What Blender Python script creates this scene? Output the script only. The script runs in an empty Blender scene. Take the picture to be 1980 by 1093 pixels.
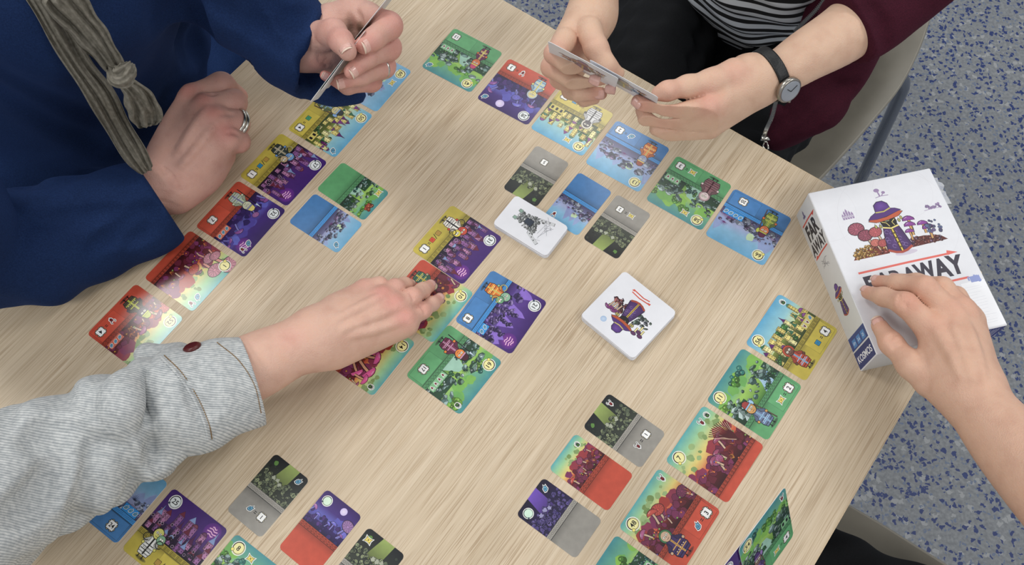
import bpy, bmesh, math, random
import numpy as np
from mathutils import Vector, Matrix
from mathutils.geometry import tessellate_polygon
random.seed(7)
C = bpy.context.scene
COL = C.collection
TABLE_H = 0.74                       # metres, the top of the table

# ------------------------------------------------------------------ camera
F_PX, TILT, ROLL, CAM_H = 1830.6, 0.4459, -0.0051, 0.8732
_c, _s, _ca, _sa = math.cos(TILT), math.sin(TILT), math.cos(ROLL), math.sin(ROLL)
_r, _u = np.array([1, 0, 0.]), np.array([0, _c, _s])
CM = np.stack([_ca*_r + _sa*_u, -_sa*_r + _ca*_u, np.array([0, -_s, _c])])
EYE = np.array([0, 0, CAM_H + TABLE_H])
cam_data = bpy.data.cameras.new('camera')
cam_data.sensor_width = 36
cam_data.lens = 36*F_PX/1980
cam_data.clip_start = 0.02
cam = bpy.data.objects.new('camera', cam_data)
COL.objects.link(cam)
cam.matrix_world = Matrix([[*CM[:, i], EYE[i]] for i in range(3)] + [[0, 0, 0, 1]])
C.camera = cam

# ------------------------------------------------------------------ light
w = bpy.data.worlds.new('world'); C.world = w; w.use_nodes = True
w.node_tree.nodes['Background'].inputs[0].default_value = (0.93, 0.96, 1.0, 1)
w.node_tree.nodes['Background'].inputs[1].default_value = 0.40
def ceiling_or_fill_light(x, y, sx, sy, power):
    l = bpy.data.lights.new('ceiling_or_fill_lamp', 'AREA'); l.shape = 'RECTANGLE'
    l.size, l.size_y, l.energy = sx, sy, power
    l.color = (1.0, 0.985, 0.95)
    o = bpy.data.objects.new('ceiling_or_fill_lamp', l); COL.objects.link(o)
    o.location = (x, y, 2.75)
for a in [(-1.2, 1.15, .6, .6, 16), (0.48, 2.1, .6, .3, 6),
          (1.9, 1.0, .6, .6, 14), (1.5, -0.9, .6, .6, 14), (-1.3, -0.9, .6, .6, 14), (-0.2, 3.8, 1.2, .6, 14)]:  # added out of view as soft fill; the two above follow card glare
    ceiling_or_fill_light(*a)
C.view_settings.view_transform = 'Standard'
C.view_settings.look = 'None'
C.view_settings.gamma = 1
C.view_settings.use_curve_mapping = False
C.view_settings.exposure = 0.36

# ------------------------------------------------------------------ helpers
def lin(c):
    return tuple((x/12.92 if x <= .04045 else ((x+.055)/1.055)**2.4) for x in c[:3])
def P(px, py, z):
    """the point of the world, at height z over the table top, that lies at px, py of the 1980 x 1093 photograph"""
    v = np.array([(px-990)/F_PX, -(py-546.5)/F_PX, -1.0]) @ CM
    k = (z + TABLE_H - EYE[2])/v[2]
    return EYE + v*k
def mmpx(p):
    return -(CM @ (np.asarray(p)-EYE))[2]/F_PX
def J(px, py, z, rpx):
    p = P(px, py, z)
    return (p, rpx*mmpx(p))
def empty(name, loc=(0, 0, 0), rz=0.0, parent=None):
    o = bpy.data.objects.new(name, None); COL.objects.link(o); o.empty_display_size = .02
    o.location = loc; o.rotation_euler = (0, 0, rz)
    if parent: o.parent = parent
    return o
def tag(o, label=None, cat=None, group=None, kind=None):
    for k, v in (('label', label), ('category', cat), ('group', group), ('kind', kind)):
        if v: o[k] = v
    return o
def obj(name, verts, faces, mat=None, parent=None, smooth=False, cols=None, mw=None):
    me = bpy.data.meshes.new(name)
    if isinstance(verts, np.ndarray): verts = verts.tolist()
    if isinstance(faces, np.ndarray): faces = faces.tolist()
    me.from_pydata([tuple(v) for v in verts], [], faces); me.validate(); me.update()
    if cols is not None:
        a = me.color_attributes.new('Col', 'FLOAT_COLOR', 'POINT')
        a.data.foreach_set('color', np.c_[np.asarray(cols, float), np.ones(len(cols))].ravel())
    if smooth: me.polygons.foreach_set('use_smooth', [True]*len(me.polygons))
    o = bpy.data.objects.new(name, me); COL.objects.link(o)
    if mat: me.materials.append(mat)
    if parent: o.parent = parent
    if mw is not None: o.matrix_world = mw
    return o
def bmobj(name, bm, mat, parent=None, smooth=False):
    me = bpy.data.meshes.new(name); bm.to_mesh(me); bm.free()
    if smooth: me.polygons.foreach_set('use_smooth', [True]*len(me.polygons))
    me.materials.append(mat)
    o = bpy.data.objects.new(name, me); COL.objects.link(o)
    if parent: o.parent = parent
    return o
def prism(pts, z0, z1, bev=0.0):
    """closed slab over a 2-D outline, as verts and faces, with a small bevel at the top edge"""
    n = len(pts); v = [(x, y, z0) for x, y in pts]
    if bev:
        c = np.mean(pts, 0)
        v += [(x, y, z1-bev) for x, y in pts]
        v += [(*(np.array(p) - (np.array(p)-c)/np.linalg.norm(np.array(p)-c)*bev), z1) for p in pts]
    else:
        v += [(x, y, z1) for x, y in pts]
    k = 3 if bev else 2
    f = [list(range(n))[::-1], list(range((k-1)*n, k*n))]
    for l in range(k-1):
        f += [[l*n+i, l*n+(i+1) % n, (l+1)*n+(i+1) % n, (l+1)*n+i] for i in range(n)]
    return v, f
def tube(path, rad, n=12, cap=True, flat=1.0, up=None):
    """round or flattened tube along a path; rad may be a list"""
    path = [np.asarray(p, float) for p in path]; m = len(path)
    rad = [rad]*m if np.isscalar(rad) else rad
    v, f = [], []; prev = None
    for i, p in enumerate(path):
        t = path[min(i+1, m-1)] - path[max(i-1, 0)]; t /= np.linalg.norm(t)
        if up is not None: a = np.cross(t, up)
        elif prev is None: a = np.cross(t, [0, 0, 1.] if abs(t[2]) < .9 else [1., 0, 0])
        else: a = prev - t*(prev @ t)
        a /= np.linalg.norm(a); prev = a; b = np.cross(t, a)
        for k in range(n):
            th = 2*math.pi*k/n
            v.append(p + (a*math.cos(th) + b*math.sin(th)*flat)*rad[i])
    for i in range(m-1):
        for k in range(n):
            f.append([i*n+k, i*n+(k+1) % n, (i+1)*n+(k+1) % n, (i+1)*n+k])
    if cap: f += [list(range(n))[::-1], list(range((m-1)*n, m*n))]
    return v, f
def spline(pts, n):
    """Catmull-Rom through tuples of any length"""
    A = np.array(pts, float); A = np.vstack([2*A[0]-A[1], A, 2*A[-1]-A[-2]]); out = []
    m = len(pts)-1
    for i in range(n+1):
        s = min(i/n*m, m-1e-6); k = int(s); t = s-k; p0, p1, p2, p3 = A[k:k+4]
        out.append(.5*((2*p1)+(-p0+p2)*t+(2*p0-5*p1+4*p2-p3)*t*t+(-p0+3*p1-3*p2+p3)*t**3))
    return np.array(out)

# ------------------------------------------------------------------ materials
def newmat(name):
    m = bpy.data.materials.new(name); m.use_nodes = True
    return m, m.node_tree, m.node_tree.nodes['Principled BSDF']
def nd(nt, kind, **kw):
    n = nt.nodes.new(kind)
    for k, v in kw.items():
        if k.startswith('_'): setattr(n, k[1:], v)
        else:
            n.inputs[int(k[1:]) if k[0] == 'i' and k[1:].isdigit() else k.replace('__', ' ')].default_value = v
    return n
def ramp(nt, fac, stops):
    r = nt.nodes.new('ShaderNodeValToRGB'); e = r.color_ramp.elements
    while len(e) < len(stops): e.new(0.5)
    for el, (p, c) in zip(e, stops):
        el.position = p; el.color = (*lin(c), 1) if len(c) == 3 else c
    nt.links.new(fac, r.inputs[0]); return r
def plain(name, c, rough=.5, metal=0.0, spec=.5, noise=0.0, scale=200, bump=0.0):
    m, nt, b = newmat(name)
    b.inputs['Base Color'].default_value = (*lin(c), 1)
    b.inputs['Roughness'].default_value = rough; b.inputs['Metallic'].default_value = metal
    b.inputs['Specular IOR Level'].default_value = spec
    tc = nd(nt, 'ShaderNodeTexCoord')
    n = nd(nt, 'ShaderNodeTexNoise', Scale=scale, Detail=4.0)
    nt.links.new(tc.outputs['Object'], n.inputs['Vector'])
    if noise:
        r = ramp(nt, n.outputs['Fac'], [(.3, tuple(x*(1-noise) for x in c)), (.7, tuple(min(1, x*(1+noise)) for x in c))])
        nt.links.new(r.outputs[0], b.inputs['Base Color'])
    if bump:
        bp = nd(nt, 'ShaderNodeBump', Strength=1.0, Distance=bump)
        nt.links.new(n.outputs['Fac'], bp.inputs['Height']); nt.links.new(bp.outputs[0], b.inputs['Normal'])
    return m
def mix(nt, fac, a, b, mode='MIX'):
    m = nt.nodes.new('ShaderNodeMix'); m.data_type = 'RGBA'; m.blend_type = mode
    for v, i in ((fac, 0), (a, 6), (b, 7)):
        if hasattr(v, 'links'): nt.links.new(v, m.inputs[i])
        elif i == 0: m.inputs[0].default_value = v
        else: m.inputs[i].default_value = (*lin(v), 1)
    return m.outputs[2]

def wood_material():
    m, nt, b = newmat('light_oak_laminate')
    tc = nd(nt, 'ShaderNodeTexCoord')
    mp = nd(nt, 'ShaderNodeMapping', _vector_type='POINT')      # object x runs across the grain, y along it
    nt.links.new(tc.outputs['Object'], mp.inputs['Vector'])
    mp.inputs['Scale'].default_value = (1, .014, 1)
    a = nd(nt, 'ShaderNodeTexNoise', Scale=1050, Detail=1.5, Roughness=.5, Distortion=.0)   # fine pores
    bb = nd(nt, 'ShaderNodeTexNoise', Scale=520, Detail=2.5, Roughness=.55, Distortion=.05)   # medium grain
    c = nd(nt, 'ShaderNodeTexNoise', Scale=55, Detail=3.0)                                  # broad bands
    for n in (a, bb, c): nt.links.new(mp.outputs[0], n.inputs['Vector'])
    d = nd(nt, 'ShaderNodeTexNoise', Scale=9.0, Detail=2.0)
    nt.links.new(tc.outputs['Object'], d.inputs['Vector'])
    base = ramp(nt, bb.outputs['Fac'], [(.30, (.785, .71, .605)), (.5, (.81, .74, .64)), (.68, (.835, .77, .675))])
    band = ramp(nt, c.outputs['Fac'], [(.32, (.945, .94, .93)), (.68, (1, 1, 1))])
    col = mix(nt, 1.0, base.outputs[0], band.outputs[0], 'MULTIPLY')
    pores = ramp(nt, a.outputs['Fac'], [(.40, (1, 1, 1)), (.47, (0, 0, 0))])
    ar = nd(nt, 'ShaderNodeMath', _operation='MULTIPLY'); nt.links.new(pores.outputs[0], ar.inputs[0])
    dens = ramp(nt, d.outputs['Fac'], [(.35, (.62, .62, .62)), (.65, (.86, .86, .86))])
    nt.links.new(dens.outputs[0], ar.inputs[1])
    col = mix(nt, ar.outputs[0], col, (.63, .54, .43))
    nt.links.new(col, b.inputs['Base Color'])
    b.inputs['Roughness'].default_value = .42
    b.inputs['Specular IOR Level'].default_value = .35
    bp = nd(nt, 'ShaderNodeBump', Strength=.35, Distance=.0002)
    nt.links.new(a.outputs['Fac'], bp.inputs['Height']); nt.links.new(bp.outputs[0], b.inputs['Normal'])
    return m
def floor_material():
    m, nt, b = newmat('speckled_vinyl')
    tc = nd(nt, 'ShaderNodeTexCoord')
    n0 = nd(nt, 'ShaderNodeTexNoise', Scale=130, Detail=3.0)
    nt.links.new(tc.outputs['Object'], n0.inputs['Vector'])
    off = nd(nt, 'ShaderNodeVectorMath', _operation='MULTIPLY_ADD')
    nt.links.new(n0.outputs['Color'], off.inputs[0]); off.inputs[1].default_value = (.016, .016, 0)
    nt.links.new(tc.outputs['Object'], off.inputs[2])
    col = (.535, .55, .575)
    fine = nd(nt, 'ShaderNodeTexNoise', Scale=160, Detail=3.0); nt.links.new(tc.outputs['Object'], fine.inputs['Vector'])
    f = ramp(nt, fine.outputs['Fac'], [(.35, (.41, .425, .445)), (.6, (.48, .495, .51)), (.78, (.53, .54, .545))])
    out = f.outputs[0]
    for sc, thr, c, seed, rad in ((95, .88, (.56, .57, .58), 3.1, .45), (150, .80, (.36, .41, .50), 1.7, .34), (104, .74, (.07, .16, .38), .3, .38), (140, .86, (.09, .18, .40), 5.3, .36)):
        mp = nd(nt, 'ShaderNodeMapping'); nt.links.new(off.outputs[0], mp.inputs[0])
        mp.inputs['Location'].default_value = (seed, seed*.7, 0)
        vo = nd(nt, 'ShaderNodeTexVoronoi', Scale=sc, _voronoi_dimensions='2D'); nt.links.new(mp.outputs[0], vo.inputs['Vector'])
        sp = nd(nt, 'ShaderNodeSeparateColor'); nt.links.new(vo.outputs['Color'], sp.inputs[0])
        g = nd(nt, 'ShaderNodeMath', _operation='GREATER_THAN'); nt.links.new(sp.outputs[0], g.inputs[0]); g.inputs[1].default_value = thr
        l = nd(nt, 'ShaderNodeMath', _operation='LESS_THAN'); nt.links.new(vo.outputs['Distance'], l.inputs[0]); l.inputs[1].default_value = rad
        mu = nd(nt, 'ShaderNodeMath', _operation='MULTIPLY'); nt.links.new(g.outputs[0], mu.inputs[0]); nt.links.new(l.outputs[0], mu.inputs[1])
        out = mix(nt, mu.outputs[0], out, c)
    nt.links.new(out, b.inputs['Base Color']); b.inputs['Roughness'].default_value = .55
    return m
def print_material(name, rough=.33, coat=.25, mot=.93):
    m, nt, b = newmat(name)
    a = nd(nt, 'ShaderNodeVertexColor', _layer_name='Col')
    tc = nd(nt, 'ShaderNodeTexCoord')
    n = nd(nt, 'ShaderNodeTexNoise', Scale=120, Detail=4.0); nt.links.new(tc.outputs['Object'], n.inputs['Vector'])
    r = ramp(nt, n.outputs['Fac'], [(.3, (mot, mot, mot)), (.7, (1, 1, 1))])
    nt.links.new(mix(nt, 1.0, a.outputs[0], r.outputs[0], 'MULTIPLY'), b.inputs['Base Color'])
    b.inputs['Roughness'].default_value = rough; b.inputs['Coat Weight'].default_value = coat
    b.inputs['Coat Roughness'].default_value = .2
    n2 = nd(nt, 'ShaderNodeTexNoise', Scale=1500, Detail=1.0); nt.links.new(tc.outputs['Object'], n2.inputs['Vector'])
    bp = nd(nt, 'ShaderNodeBump', Strength=.25, Distance=.00003)
    nt.links.new(n2.outputs['Fac'], bp.inputs['Height']); nt.links.new(bp.outputs[0], b.inputs['Normal'])
    return m
M_WOOD, M_FLOOR, M_PRINT = wood_material(), floor_material(), print_material('printed_card', .28, .35)
M_STOCK = plain('card_board_edge', (.86, .86, .86), .5, noise=.03)
M_BOX = print_material('printed_box_paper', .5, .12, .985)

# ------------------------------------------------------------------ floor and table
v, f = prism([(-3.2, -2.2), (3.6, -2.2), (3.6, 3.8), (-3.2, 3.8)], -.02, 0)
o = obj('floor', v, f, M_FLOOR); tag(o, kind='structure')
ANG = math.atan2(.82, -.572) - math.pi/2        # turn of the long edges of the table
tab = empty('table', (0.391+.0, 0.302, 0), 0)
ea = np.array([-.5835, -.8121]); eb = np.array([-.8121, .5835])   # along the grain, and across the table to the left
corner = np.array([.4305, .4675])
# far right corner of the table: where the two edges in view meet
def line_x(p, d, q, e):
    k = np.linalg.solve(np.array([d, -np.asarray(e)]).T, np.asarray(q)-p); return p + d*k[0]
pr1, pr2 = P(1770, 755, 0)[:2], P(1575, 1093, 0)[:2]
pt1, pt2 = P(950, 0, 0)[:2], P(1605, 362, 0)[:2]
corner = line_x(pr1, pr1-pr2, pt1, pt2-pt1)
ea = (pr2-pr1)/np.linalg.norm(pr2-pr1); eb = np.array([ea[1], -ea[0]])
if eb[0] > 0: eb = -eb
TW, TL = .80, 1.60
tab.location = (0, 0, 0)
rot = math.atan2(-ea[1], -ea[0]) - math.pi/2
tab.location = (*corner, 0); tab.rotation_euler = (0, 0, rot)
# table frame: x from -TW to 0, y from -TL to 0
def rrect(x0, y0, x1, y1, r, n=5):
    out = []
    for cx, cy, a0 in ((x1-r, y1-r, 0), (x0+r, y1-r, 90), (x0+r, y0+r, 180), (x1-r, y0+r, 270)):
        for i in range(n+1):
            a = math.radians(a0+90*i/n); out.append((cx+r*math.cos(a), cy+r*math.sin(a)))
    return out
v, f = prism(rrect(-TW, -TL, 0, 0, .004), TABLE_H-.0235, TABLE_H-.0006, 0)
obj('edge_band', v, f, plain('pale_oak_edging', (.80, .72, .60), .5, noise=.05), tab)
v, f = prism(rrect(-TW+.0008, -TL+.0008, -.0008, -.0008, .004), TABLE_H-.002, TABLE_H, .0005)
obj('tabletop', v, f, M_WOOD, tab)
M_GREYMETAL = plain('grey_painted_steel', (.55, .56, .57), .45, .6)
for x in (-TW+.05, -.05):
    for y in (-TL+.05, -.05):
        v, f = prism(rrect(x-.02, y-.02, x+.02, y+.02, .006), 0.0, TABLE_H-.0235)
        obj('leg', v, f, M_GREYMETAL, tab)
for x in (-TW+.05, -.05):
    v, f = prism([(x-.012, -TL+.07), (x+.012, -TL+.07), (x+.012, -.07), (x-.012, -.07)], TABLE_H-.065, TABLE_H-.0235)
    obj('rail', v, f, M_GREYMETAL, tab)
tag(tab, 'pale oak laminate table on which the cards are laid out', 'table')
# ------------------------------------------------------------------ flat print drawn as thin coloured facets
_glyphs = {}
def glyph(s, bold):
    k = (s, bold)
    if k not in _glyphs:
        cu = bpy.data.curves.new('t', 'FONT'); cu.body = s; cu.offset = bold; cu.align_x = 'CENTER'; cu.resolution_u = 3
        o = bpy.data.objects.new('t', cu); COL.objects.link(o)
        me = o.to_mesh(); me.calc_loop_triangles()
        vs = np.array([v.co[:2] for v in me.vertices]).reshape(-1, 2); tr = [list(t.vertices) for t in me.loop_triangles]
        o.to_mesh_clear(); bpy.data.objects.remove(o); bpy.data.curves.remove(cu)
        if len(vs): vs = vs - (vs.max(0)+vs.min(0))/2
        _glyphs[k] = (vs, tr)
    return _glyphs[k]
DZ = 2.5e-6
class Art:
    """coloured facets in millimetres on a card's face; later shapes lie a few microns over earlier ones"""
    def __init__(s, clip, z):
        s.clip = clip; s.z = z; s.v = []; s.c = []; s.f = []; s.xf = [np.eye(3)]
        s.H = []
        for i in range(len(clip)):
            a, b = np.array(clip[i]), np.array(clip[(i+1) % len(clip)]); d = b-a; s.H.append((d[1], -d[0], d[1]*a[0]-d[0]*a[1]))
        s.H = np.array(s.H)                                  # inside: n.p <= k for a counter-clockwise outline
    def push(s, x=0, y=0, sc=1, rot=0, sx=1):
        c, t = math.cos(rot)*sc, math.sin(rot)*sc
        s.xf.append(s.xf[-1] @ np.array([[c*sx, -t, x], [t*sx, c, y], [0, 0, 1]]))
    def pop(s): s.xf.pop()
    def tris(s, pts, cols, tr):
        pts = np.asarray(pts, float); M = s.xf[-1]; pts = pts @ M[:2, :2].T + M[:2, 2]
        cols = np.array([lin(c) for c in cols]) if len(cols) == len(pts) and not np.isscalar(cols[0]) else np.tile(lin(cols), (len(pts), 1))
        bx = (pts[:, 0].min(), pts[:, 1].min(), pts[:, 0].max(), pts[:, 1].max())
        if len(s.z) == 1: s.z.append([])
        if s.z[1]:
            q = np.array(s.z[1]); m = (q[:, 0] < bx[2]) & (q[:, 2] > bx[0]) & (q[:, 1] < bx[3]) & (q[:, 3] > bx[1])
            lv = (q[m, 4].max() if m.any() else 0)+1
        else: lv = 1
        s.z[1].append((*bx, lv)); z = s.z[0]+lv*DZ
        ins = (pts @ s.H[:, :2].T <= s.H[:, 2]+1e-9)
        if not ins.any(1).any() and (~ins).all(0).any(): return
        if ins.all():
            b = len(s.v); s.v += [(x*.001, y*.001, z) for x, y in pts]; s.c += [tuple(c) for c in cols]
            s.f += [[b+i for i in t] for t in tr]; return
        for t in tr:
            poly = [(*pts[i], *cols[i]) for i in t]; k = ins[list(t)]
            if not k.all():
                for j in np.nonzero(~k.all(0))[0]:
                    a, bb, d = s.H[j]; out = []
                    for i in range(len(poly)):
                        p, q = poly[i-1], poly[i]; dp, dq = a*p[0]+bb*p[1]-d, a*q[0]+bb*q[1]-d
                        if (dp <= 0) != (dq <= 0):
                            u = dp/(dp-dq); out.append(tuple(p[m]+(q[m]-p[m])*u for m in range(5)))
                        if dq <= 0: out.append(q)
                    poly = out
                    if len(poly) < 3: break
            if len(poly) < 3: continue
            b = len(s.v); s.v += [(p[0]*.001, p[1]*.001, z) for p in poly]; s.c += [p[2:] for p in poly]
            s.f += [[b, b+i, b+i+1] for i in range(1, len(poly)-1)]
    def poly(s, pts, c, cc=None):
        """star-shaped outline as a fan; cc: colour of its middle"""
        n = len(pts); m = np.mean(pts, 0)
        s.tris(list(pts)+[m], [c]*n+[cc or c], [[i, (i+1) % n, n] for i in range(n)])
    def cpoly(s, pts, c):
        t = tessellate_polygon([[Vector((*p, 0)) for p in pts]]); s.tris(pts, [c]*len(pts), [list(q) for q in t])
    def out(s, pts, c, w=.35, oc=(.07, .06, .08), cc=None):
        p = np.array(pts, float); m = p.mean(0); d = p-m; L = np.linalg.norm(d, axis=1, keepdims=True)+1e-9
        s.poly(p+d/L*w, oc); s.poly(p, c, cc)
    def grad(s, x0, y0, x1, y1, stops):
        """stops: (height from 0 at y0 to 1 at y1, colour)"""
        n = len(stops); pts, cols, tr = [], [], []
        for k, (t, c) in enumerate(stops):
            pts += [(x0, y0+(y1-y0)*t), (x1, y0+(y1-y0)*t)]; cols += [c, c]
            if k: a = 2*k-2; tr += [[a, a+1, a+3], [a, a+3, a+2]]
        s.tris(pts, cols, tr)
    def ell(s, x, y, rx, ry=None, c=(0, 0, 0), w=0, oc=(.07, .06, .08), cc=None, rot=0, n=14):
        ry = ry or rx; k, t = math.cos(rot), math.sin(rot)
        f = lambda a, b: [(x+a*math.cos(2*math.pi*i/n)*k-b*math.sin(2*math.pi*i/n)*t, y+a*math.cos(2*math.pi*i/n)*t+b*math.sin(2*math.pi*i/n)*k) for i in range(n)]
        if w: s.poly(f(rx+w, ry+w), oc)
        s.poly(f(rx, ry), c, cc)
    def ring(s, x, y, r, w, c, a0=0, a1=360, n=16):
        pts = []; tr = []
        for i in range(n+1):
            a = math.radians(a0+(a1-a0)*i/n)
            pts += [(x+(r-w/2)*math.cos(a), y+(r-w/2)*math.sin(a)), (x+(r+w/2)*math.cos(a), y+(r+w/2)*math.sin(a))]
            if i: b = 2*i-2; tr += [[b, b+1, b+3], [b, b+3, b+2]]
        s.tris(pts, [c]*len(pts), tr)
    def line(s, pts, w, c, taper=1.0):
        p = np.array(pts, float); m = len(p); v, tr = [], []
        for i in range(m):
            d = p[min(i+1, m-1)]-p[max(i-1, 0)]; d = d/(np.linalg.norm(d)+1e-9); n = np.array([-d[1], d[0]])*w/2*(1+(taper-1)*i/(m-1))
            v += [p[i]-n, p[i]+n]
            if i: b = 2*i-2; tr += [[b, b+2, b+3], [b, b+3, b+1]]
        s.tris(v, [c]*len(v), tr)
    def rect(s, x0, y0, x1, y1, c, w=0, oc=(.07, .06, .08)):
        if w: s.poly([(x0-w, y0-w), (x1+w, y0-w), (x1+w, y1+w), (x0-w, y1+w)], oc)
        s.poly([(x0, y0), (x1, y0), (x1, y1), (x0, y1)], c)
    def blob(s, x, y, r, c, w=.3, irr=.2, n=10, oc=(.07, .06, .08), cc=None, sy=1.0, rng=random):
        pts = []
        for i in range(n):
            a = 2*math.pi*i/n; q = r*(1+rng.uniform(-irr, irr)); pts.append((x+q*math.cos(a), y+q*math.sin(a)*sy))
        if w: s.out(pts, c, w, oc, cc)
        else: s.poly(pts, c, cc)
    def text(s, t, x, y, size, c, bold=.02, rot=0, sx=1):
        vs, tr = glyph(t, bold)
        if not len(vs): return
        s.push(x, y, size, rot, sx); s.tris(vs, [c]*len(vs), tr); s.pop()
    def build(s, name, parent, mat=None):
        if not s.f: return None
        if parent is not None and parent.name == 'game_box': mat = M_BOX
        return obj(name, s.v, s.f, mat or M_PRINT, parent, cols=s.c)

def sh(c, k): return tuple(max(0, min(1, x*k)) for x in c)
def mixc(a, b, t): return tuple(p+(q-p)*t for p, q in zip(a, b))
DK = (.07, .06, .09)
# ---- resource marks
def i_map(a, x, y, s=1, rot=0):
    a.push(x, y, s, rot)
    q = [(-3.3, 2.6), (-1.2, 1.9), (1.2, 1.9), (3.3, 2.6), (2.6, 0), (3.3, -2.6), (1.2, -1.9), (-1.2, -1.9), (-3.3, -2.6), (-2.6, 0)]
    a.poly(np.array(q)*1.42, (.97, .97, .95)); a.poly(np.array(q)*1.14, DK); a.poly(np.array(q)*.95, (.95, .87, .45))
    a.line([(-.9, -.9), (.9, .9)], .45, DK); a.line([(-.9, .9), (.9, -.9)], .45, DK)
    for u, v in ((-2, 1.3), (2, -1.3), (1.9, 1.5), (-1.9, -1.4)): a.rect(u-.35, v-.3, u+.35, v+.3, DK)
    a.pop()
def i_stone(a, x, y, s=1, rot=0, c=(.42, .68, .80)):
    a.push(x, y, s, rot)
    q = np.array([(-2.8, -1.6), (-2.2, .2), (-1.4, 1.8), (.0, 2.2), (1.6, 3.9), (1.8, 2.2), (3.4, 2.4), (2.6, .2), (2.2, -1.5), (.6, -2.4), (-1.2, -2.6)])
    a.poly(q*1.38, (.97, .98, .97)); a.poly(q*1.12, (.08, .13, .25)); a.poly(q*.85, c); a.ell(0, 0, 1.15, 1.15, (.08, .13, .25)); a.ell(0, .05, .62, .62, c)
    a.pop()
def i_claw(a, x, y, s=1, rot=0, c=(.55, .16, .17)):
    a.push(x, y, s, rot)
    body = [(-.2, -3.3), (1.8, -1.6), (1.5, .9), (.2, 1.9), (-1.4, .9), (-1.6, -1.5)]
    arms = [[(-.9, .6), (-2.5, 1.9), (-2.3, 3.5), (-.9, 4.0)], [(.9, .8), (2.2, 1.7), (2.5, 3.3), (1.4, 3.9)]]
    for p in arms: a.line(p, 2.0, (.97, .97, .96))
    a.poly(np.array(body)*1.4, (.97, .97, .96))
    for p in arms: a.line(p, .7, DK)
    a.poly(np.array(body), DK); a.poly(np.array(body)*.74, c); a.line([(0, 1), (.1, -2)], .4, DK)
    a.pop()
def i_plant(a, x, y, s=1, rot=0):
    a.push(x, y, s, rot)
    rays = [(math.radians(t), 4.2-.012*abs(t-90)) for t in (20, 48, 70, 92, 114, 136, 162)]
    for t, L in rays: a.line([(0, -.4), (L*math.cos(t), L*math.sin(t)-.2)], 1.9, (.97, .97, .95))
    a.ell(0, -1.1, 2.9, 2.4, (.97, .97, .95))
    for t, L in rays: a.line([(0, -.4), (L*.92*math.cos(t), L*.92*math.sin(t)-.2)], .8, (.10, .20, .14), .5)
    a.ell(0, -1.1, 2.2, 1.8, (.09, .17, .12)); a.ell(-.1, -1.1, 1.4, 1.0, (.35, .52, .25)); a.line([(-1.2, -1.2), (1.2, -1.2)], .4, DK)
    a.pop()
ICON = {'map': i_map, 'stone': i_stone, 'claw': i_claw, 'plant': i_plant}
SQC = {'blue': (.20, .55, .72), 'red': (.84, .32, .22), 'green': (.28, .62, .45), 'tan': (.72, .58, .28)}
def i_square(a, x, y, k, s=1):
    a.push(x, y, s); a.out([(-2.3, -2), (-2, -2.3), (2, -2.3), (2.3, -2), (2.3, 2), (2, 2.3), (-2, 2.3), (-2.3, 2)], SQC[k], .45)
    if k != 'tan': a.line([(-1.2, -1.2), (1.2, 1.2)], .3, sh(SQC[k], .7)); a.line([(-1.2, 1.2), (1.2, -1.2)], .3, sh(SQC[k], .7))
    a.pop()
def i_tile(a, x, y, t, s=1):
    a.push(x, y, s)
    for k in range(4):
        r = k*math.pi/2
        for u in (-2.0, 2.0):
            px, py = 4.1*math.cos(r)-u*math.sin(r), 4.1*math.sin(r)+u*math.cos(r)
            a.ell(px, py, 1.25, 1.25, (.93, .88, .72), .6, DK, n=10)
    q = [(-4.2, -4), (-4, -4.2), (4, -4.2), (4.2, -4), (4.2, 4), (4, 4.2), (-4, 4.2), (-4.2, 4)]
    a.out(q, (.97, .97, .96), .85, DK)
    if t: a.text(t, 0, 0, 6.6 if len(t) == 1 else 5.9, (.05, .05, .07), .022)
    a.pop()
def i_disc(a, x, y, t, night, s=1, col=None):
    a.push(x, y, s)
    a.ell(0, 0, 7.1, 7.1, (.97, .97, .94), n=28); a.ell(0, 0, 6.3, 6.3, (.10, .12, .20) if night else (.12, .12, .12), n=28)
    c = col or ((.93, .95, .95) if night else (.96, .93, .66))
    a.ell(0, 0, 5.3, 5.3, c, n=24); a.ring(0, 0, 5.9, .35, c, 200, 420, 24)
    if not night: a.ell(-4.6, -3.9, 1.5, 1.5, (.95, .90, .50), .35, DK, n=12)
    else: a.ell(-4.6, -3.9, .9, .9, (.20, .28, .38), .3, DK, n=12)
    if t: a.text(t, 0, 0, 6.9, (.05, .05, .08), .018)
    a.pop()

# ---- scenery
SKY = {
 'red_day': [(0, (.60, .20, .17)), (.35, (.80, .38, .27)), (.55, (.88, .80, .48)), (.78, (.62, .80, .60)), (1, (.35, .66, .68))],
 'red_night': [(0, (.20, .10, .32)), (.4, (.38, .38, .70)), (.6, (.27, .18, .48)), (1, (.20, .10, .36))],
 'green_day': [(0, (.28, .48, .22)), (.4, (.62, .78, .38)), (.6, (.45, .68, .52)), (1, (.27, .55, .58))],
 'blue_day': [(0, (.45, .42, .58)), (.35, (.66, .70, .84)), (.6, (.55, .74, .86)), (1, (.42, .67, .82))],
 'yellow_day': [(0, (.55, .60, .25)), (.35, (.78, .84, .62)), (.6, (.58, .78, .82)), (1, (.36, .65, .80))],
 'yellow_night': [(0, (.22, .12, .26)), (.5, (.30, .17, .45)), (1, (.25, .13, .42))],
 'blue_night': [(0, (.42, .38, .62)), (.4, (.36, .24, .56)), (1, (.24, .13, .40))],
 'cave': [(0, (.22, .24, .20)), (.5, (.16, .18, .16)), (1, (.08, .09, .11))],
 'cave_night': [(0, (.16, .13, .26)), (.5, (.14, .10, .25)), (1, (.10, .07, .16))]}
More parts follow.
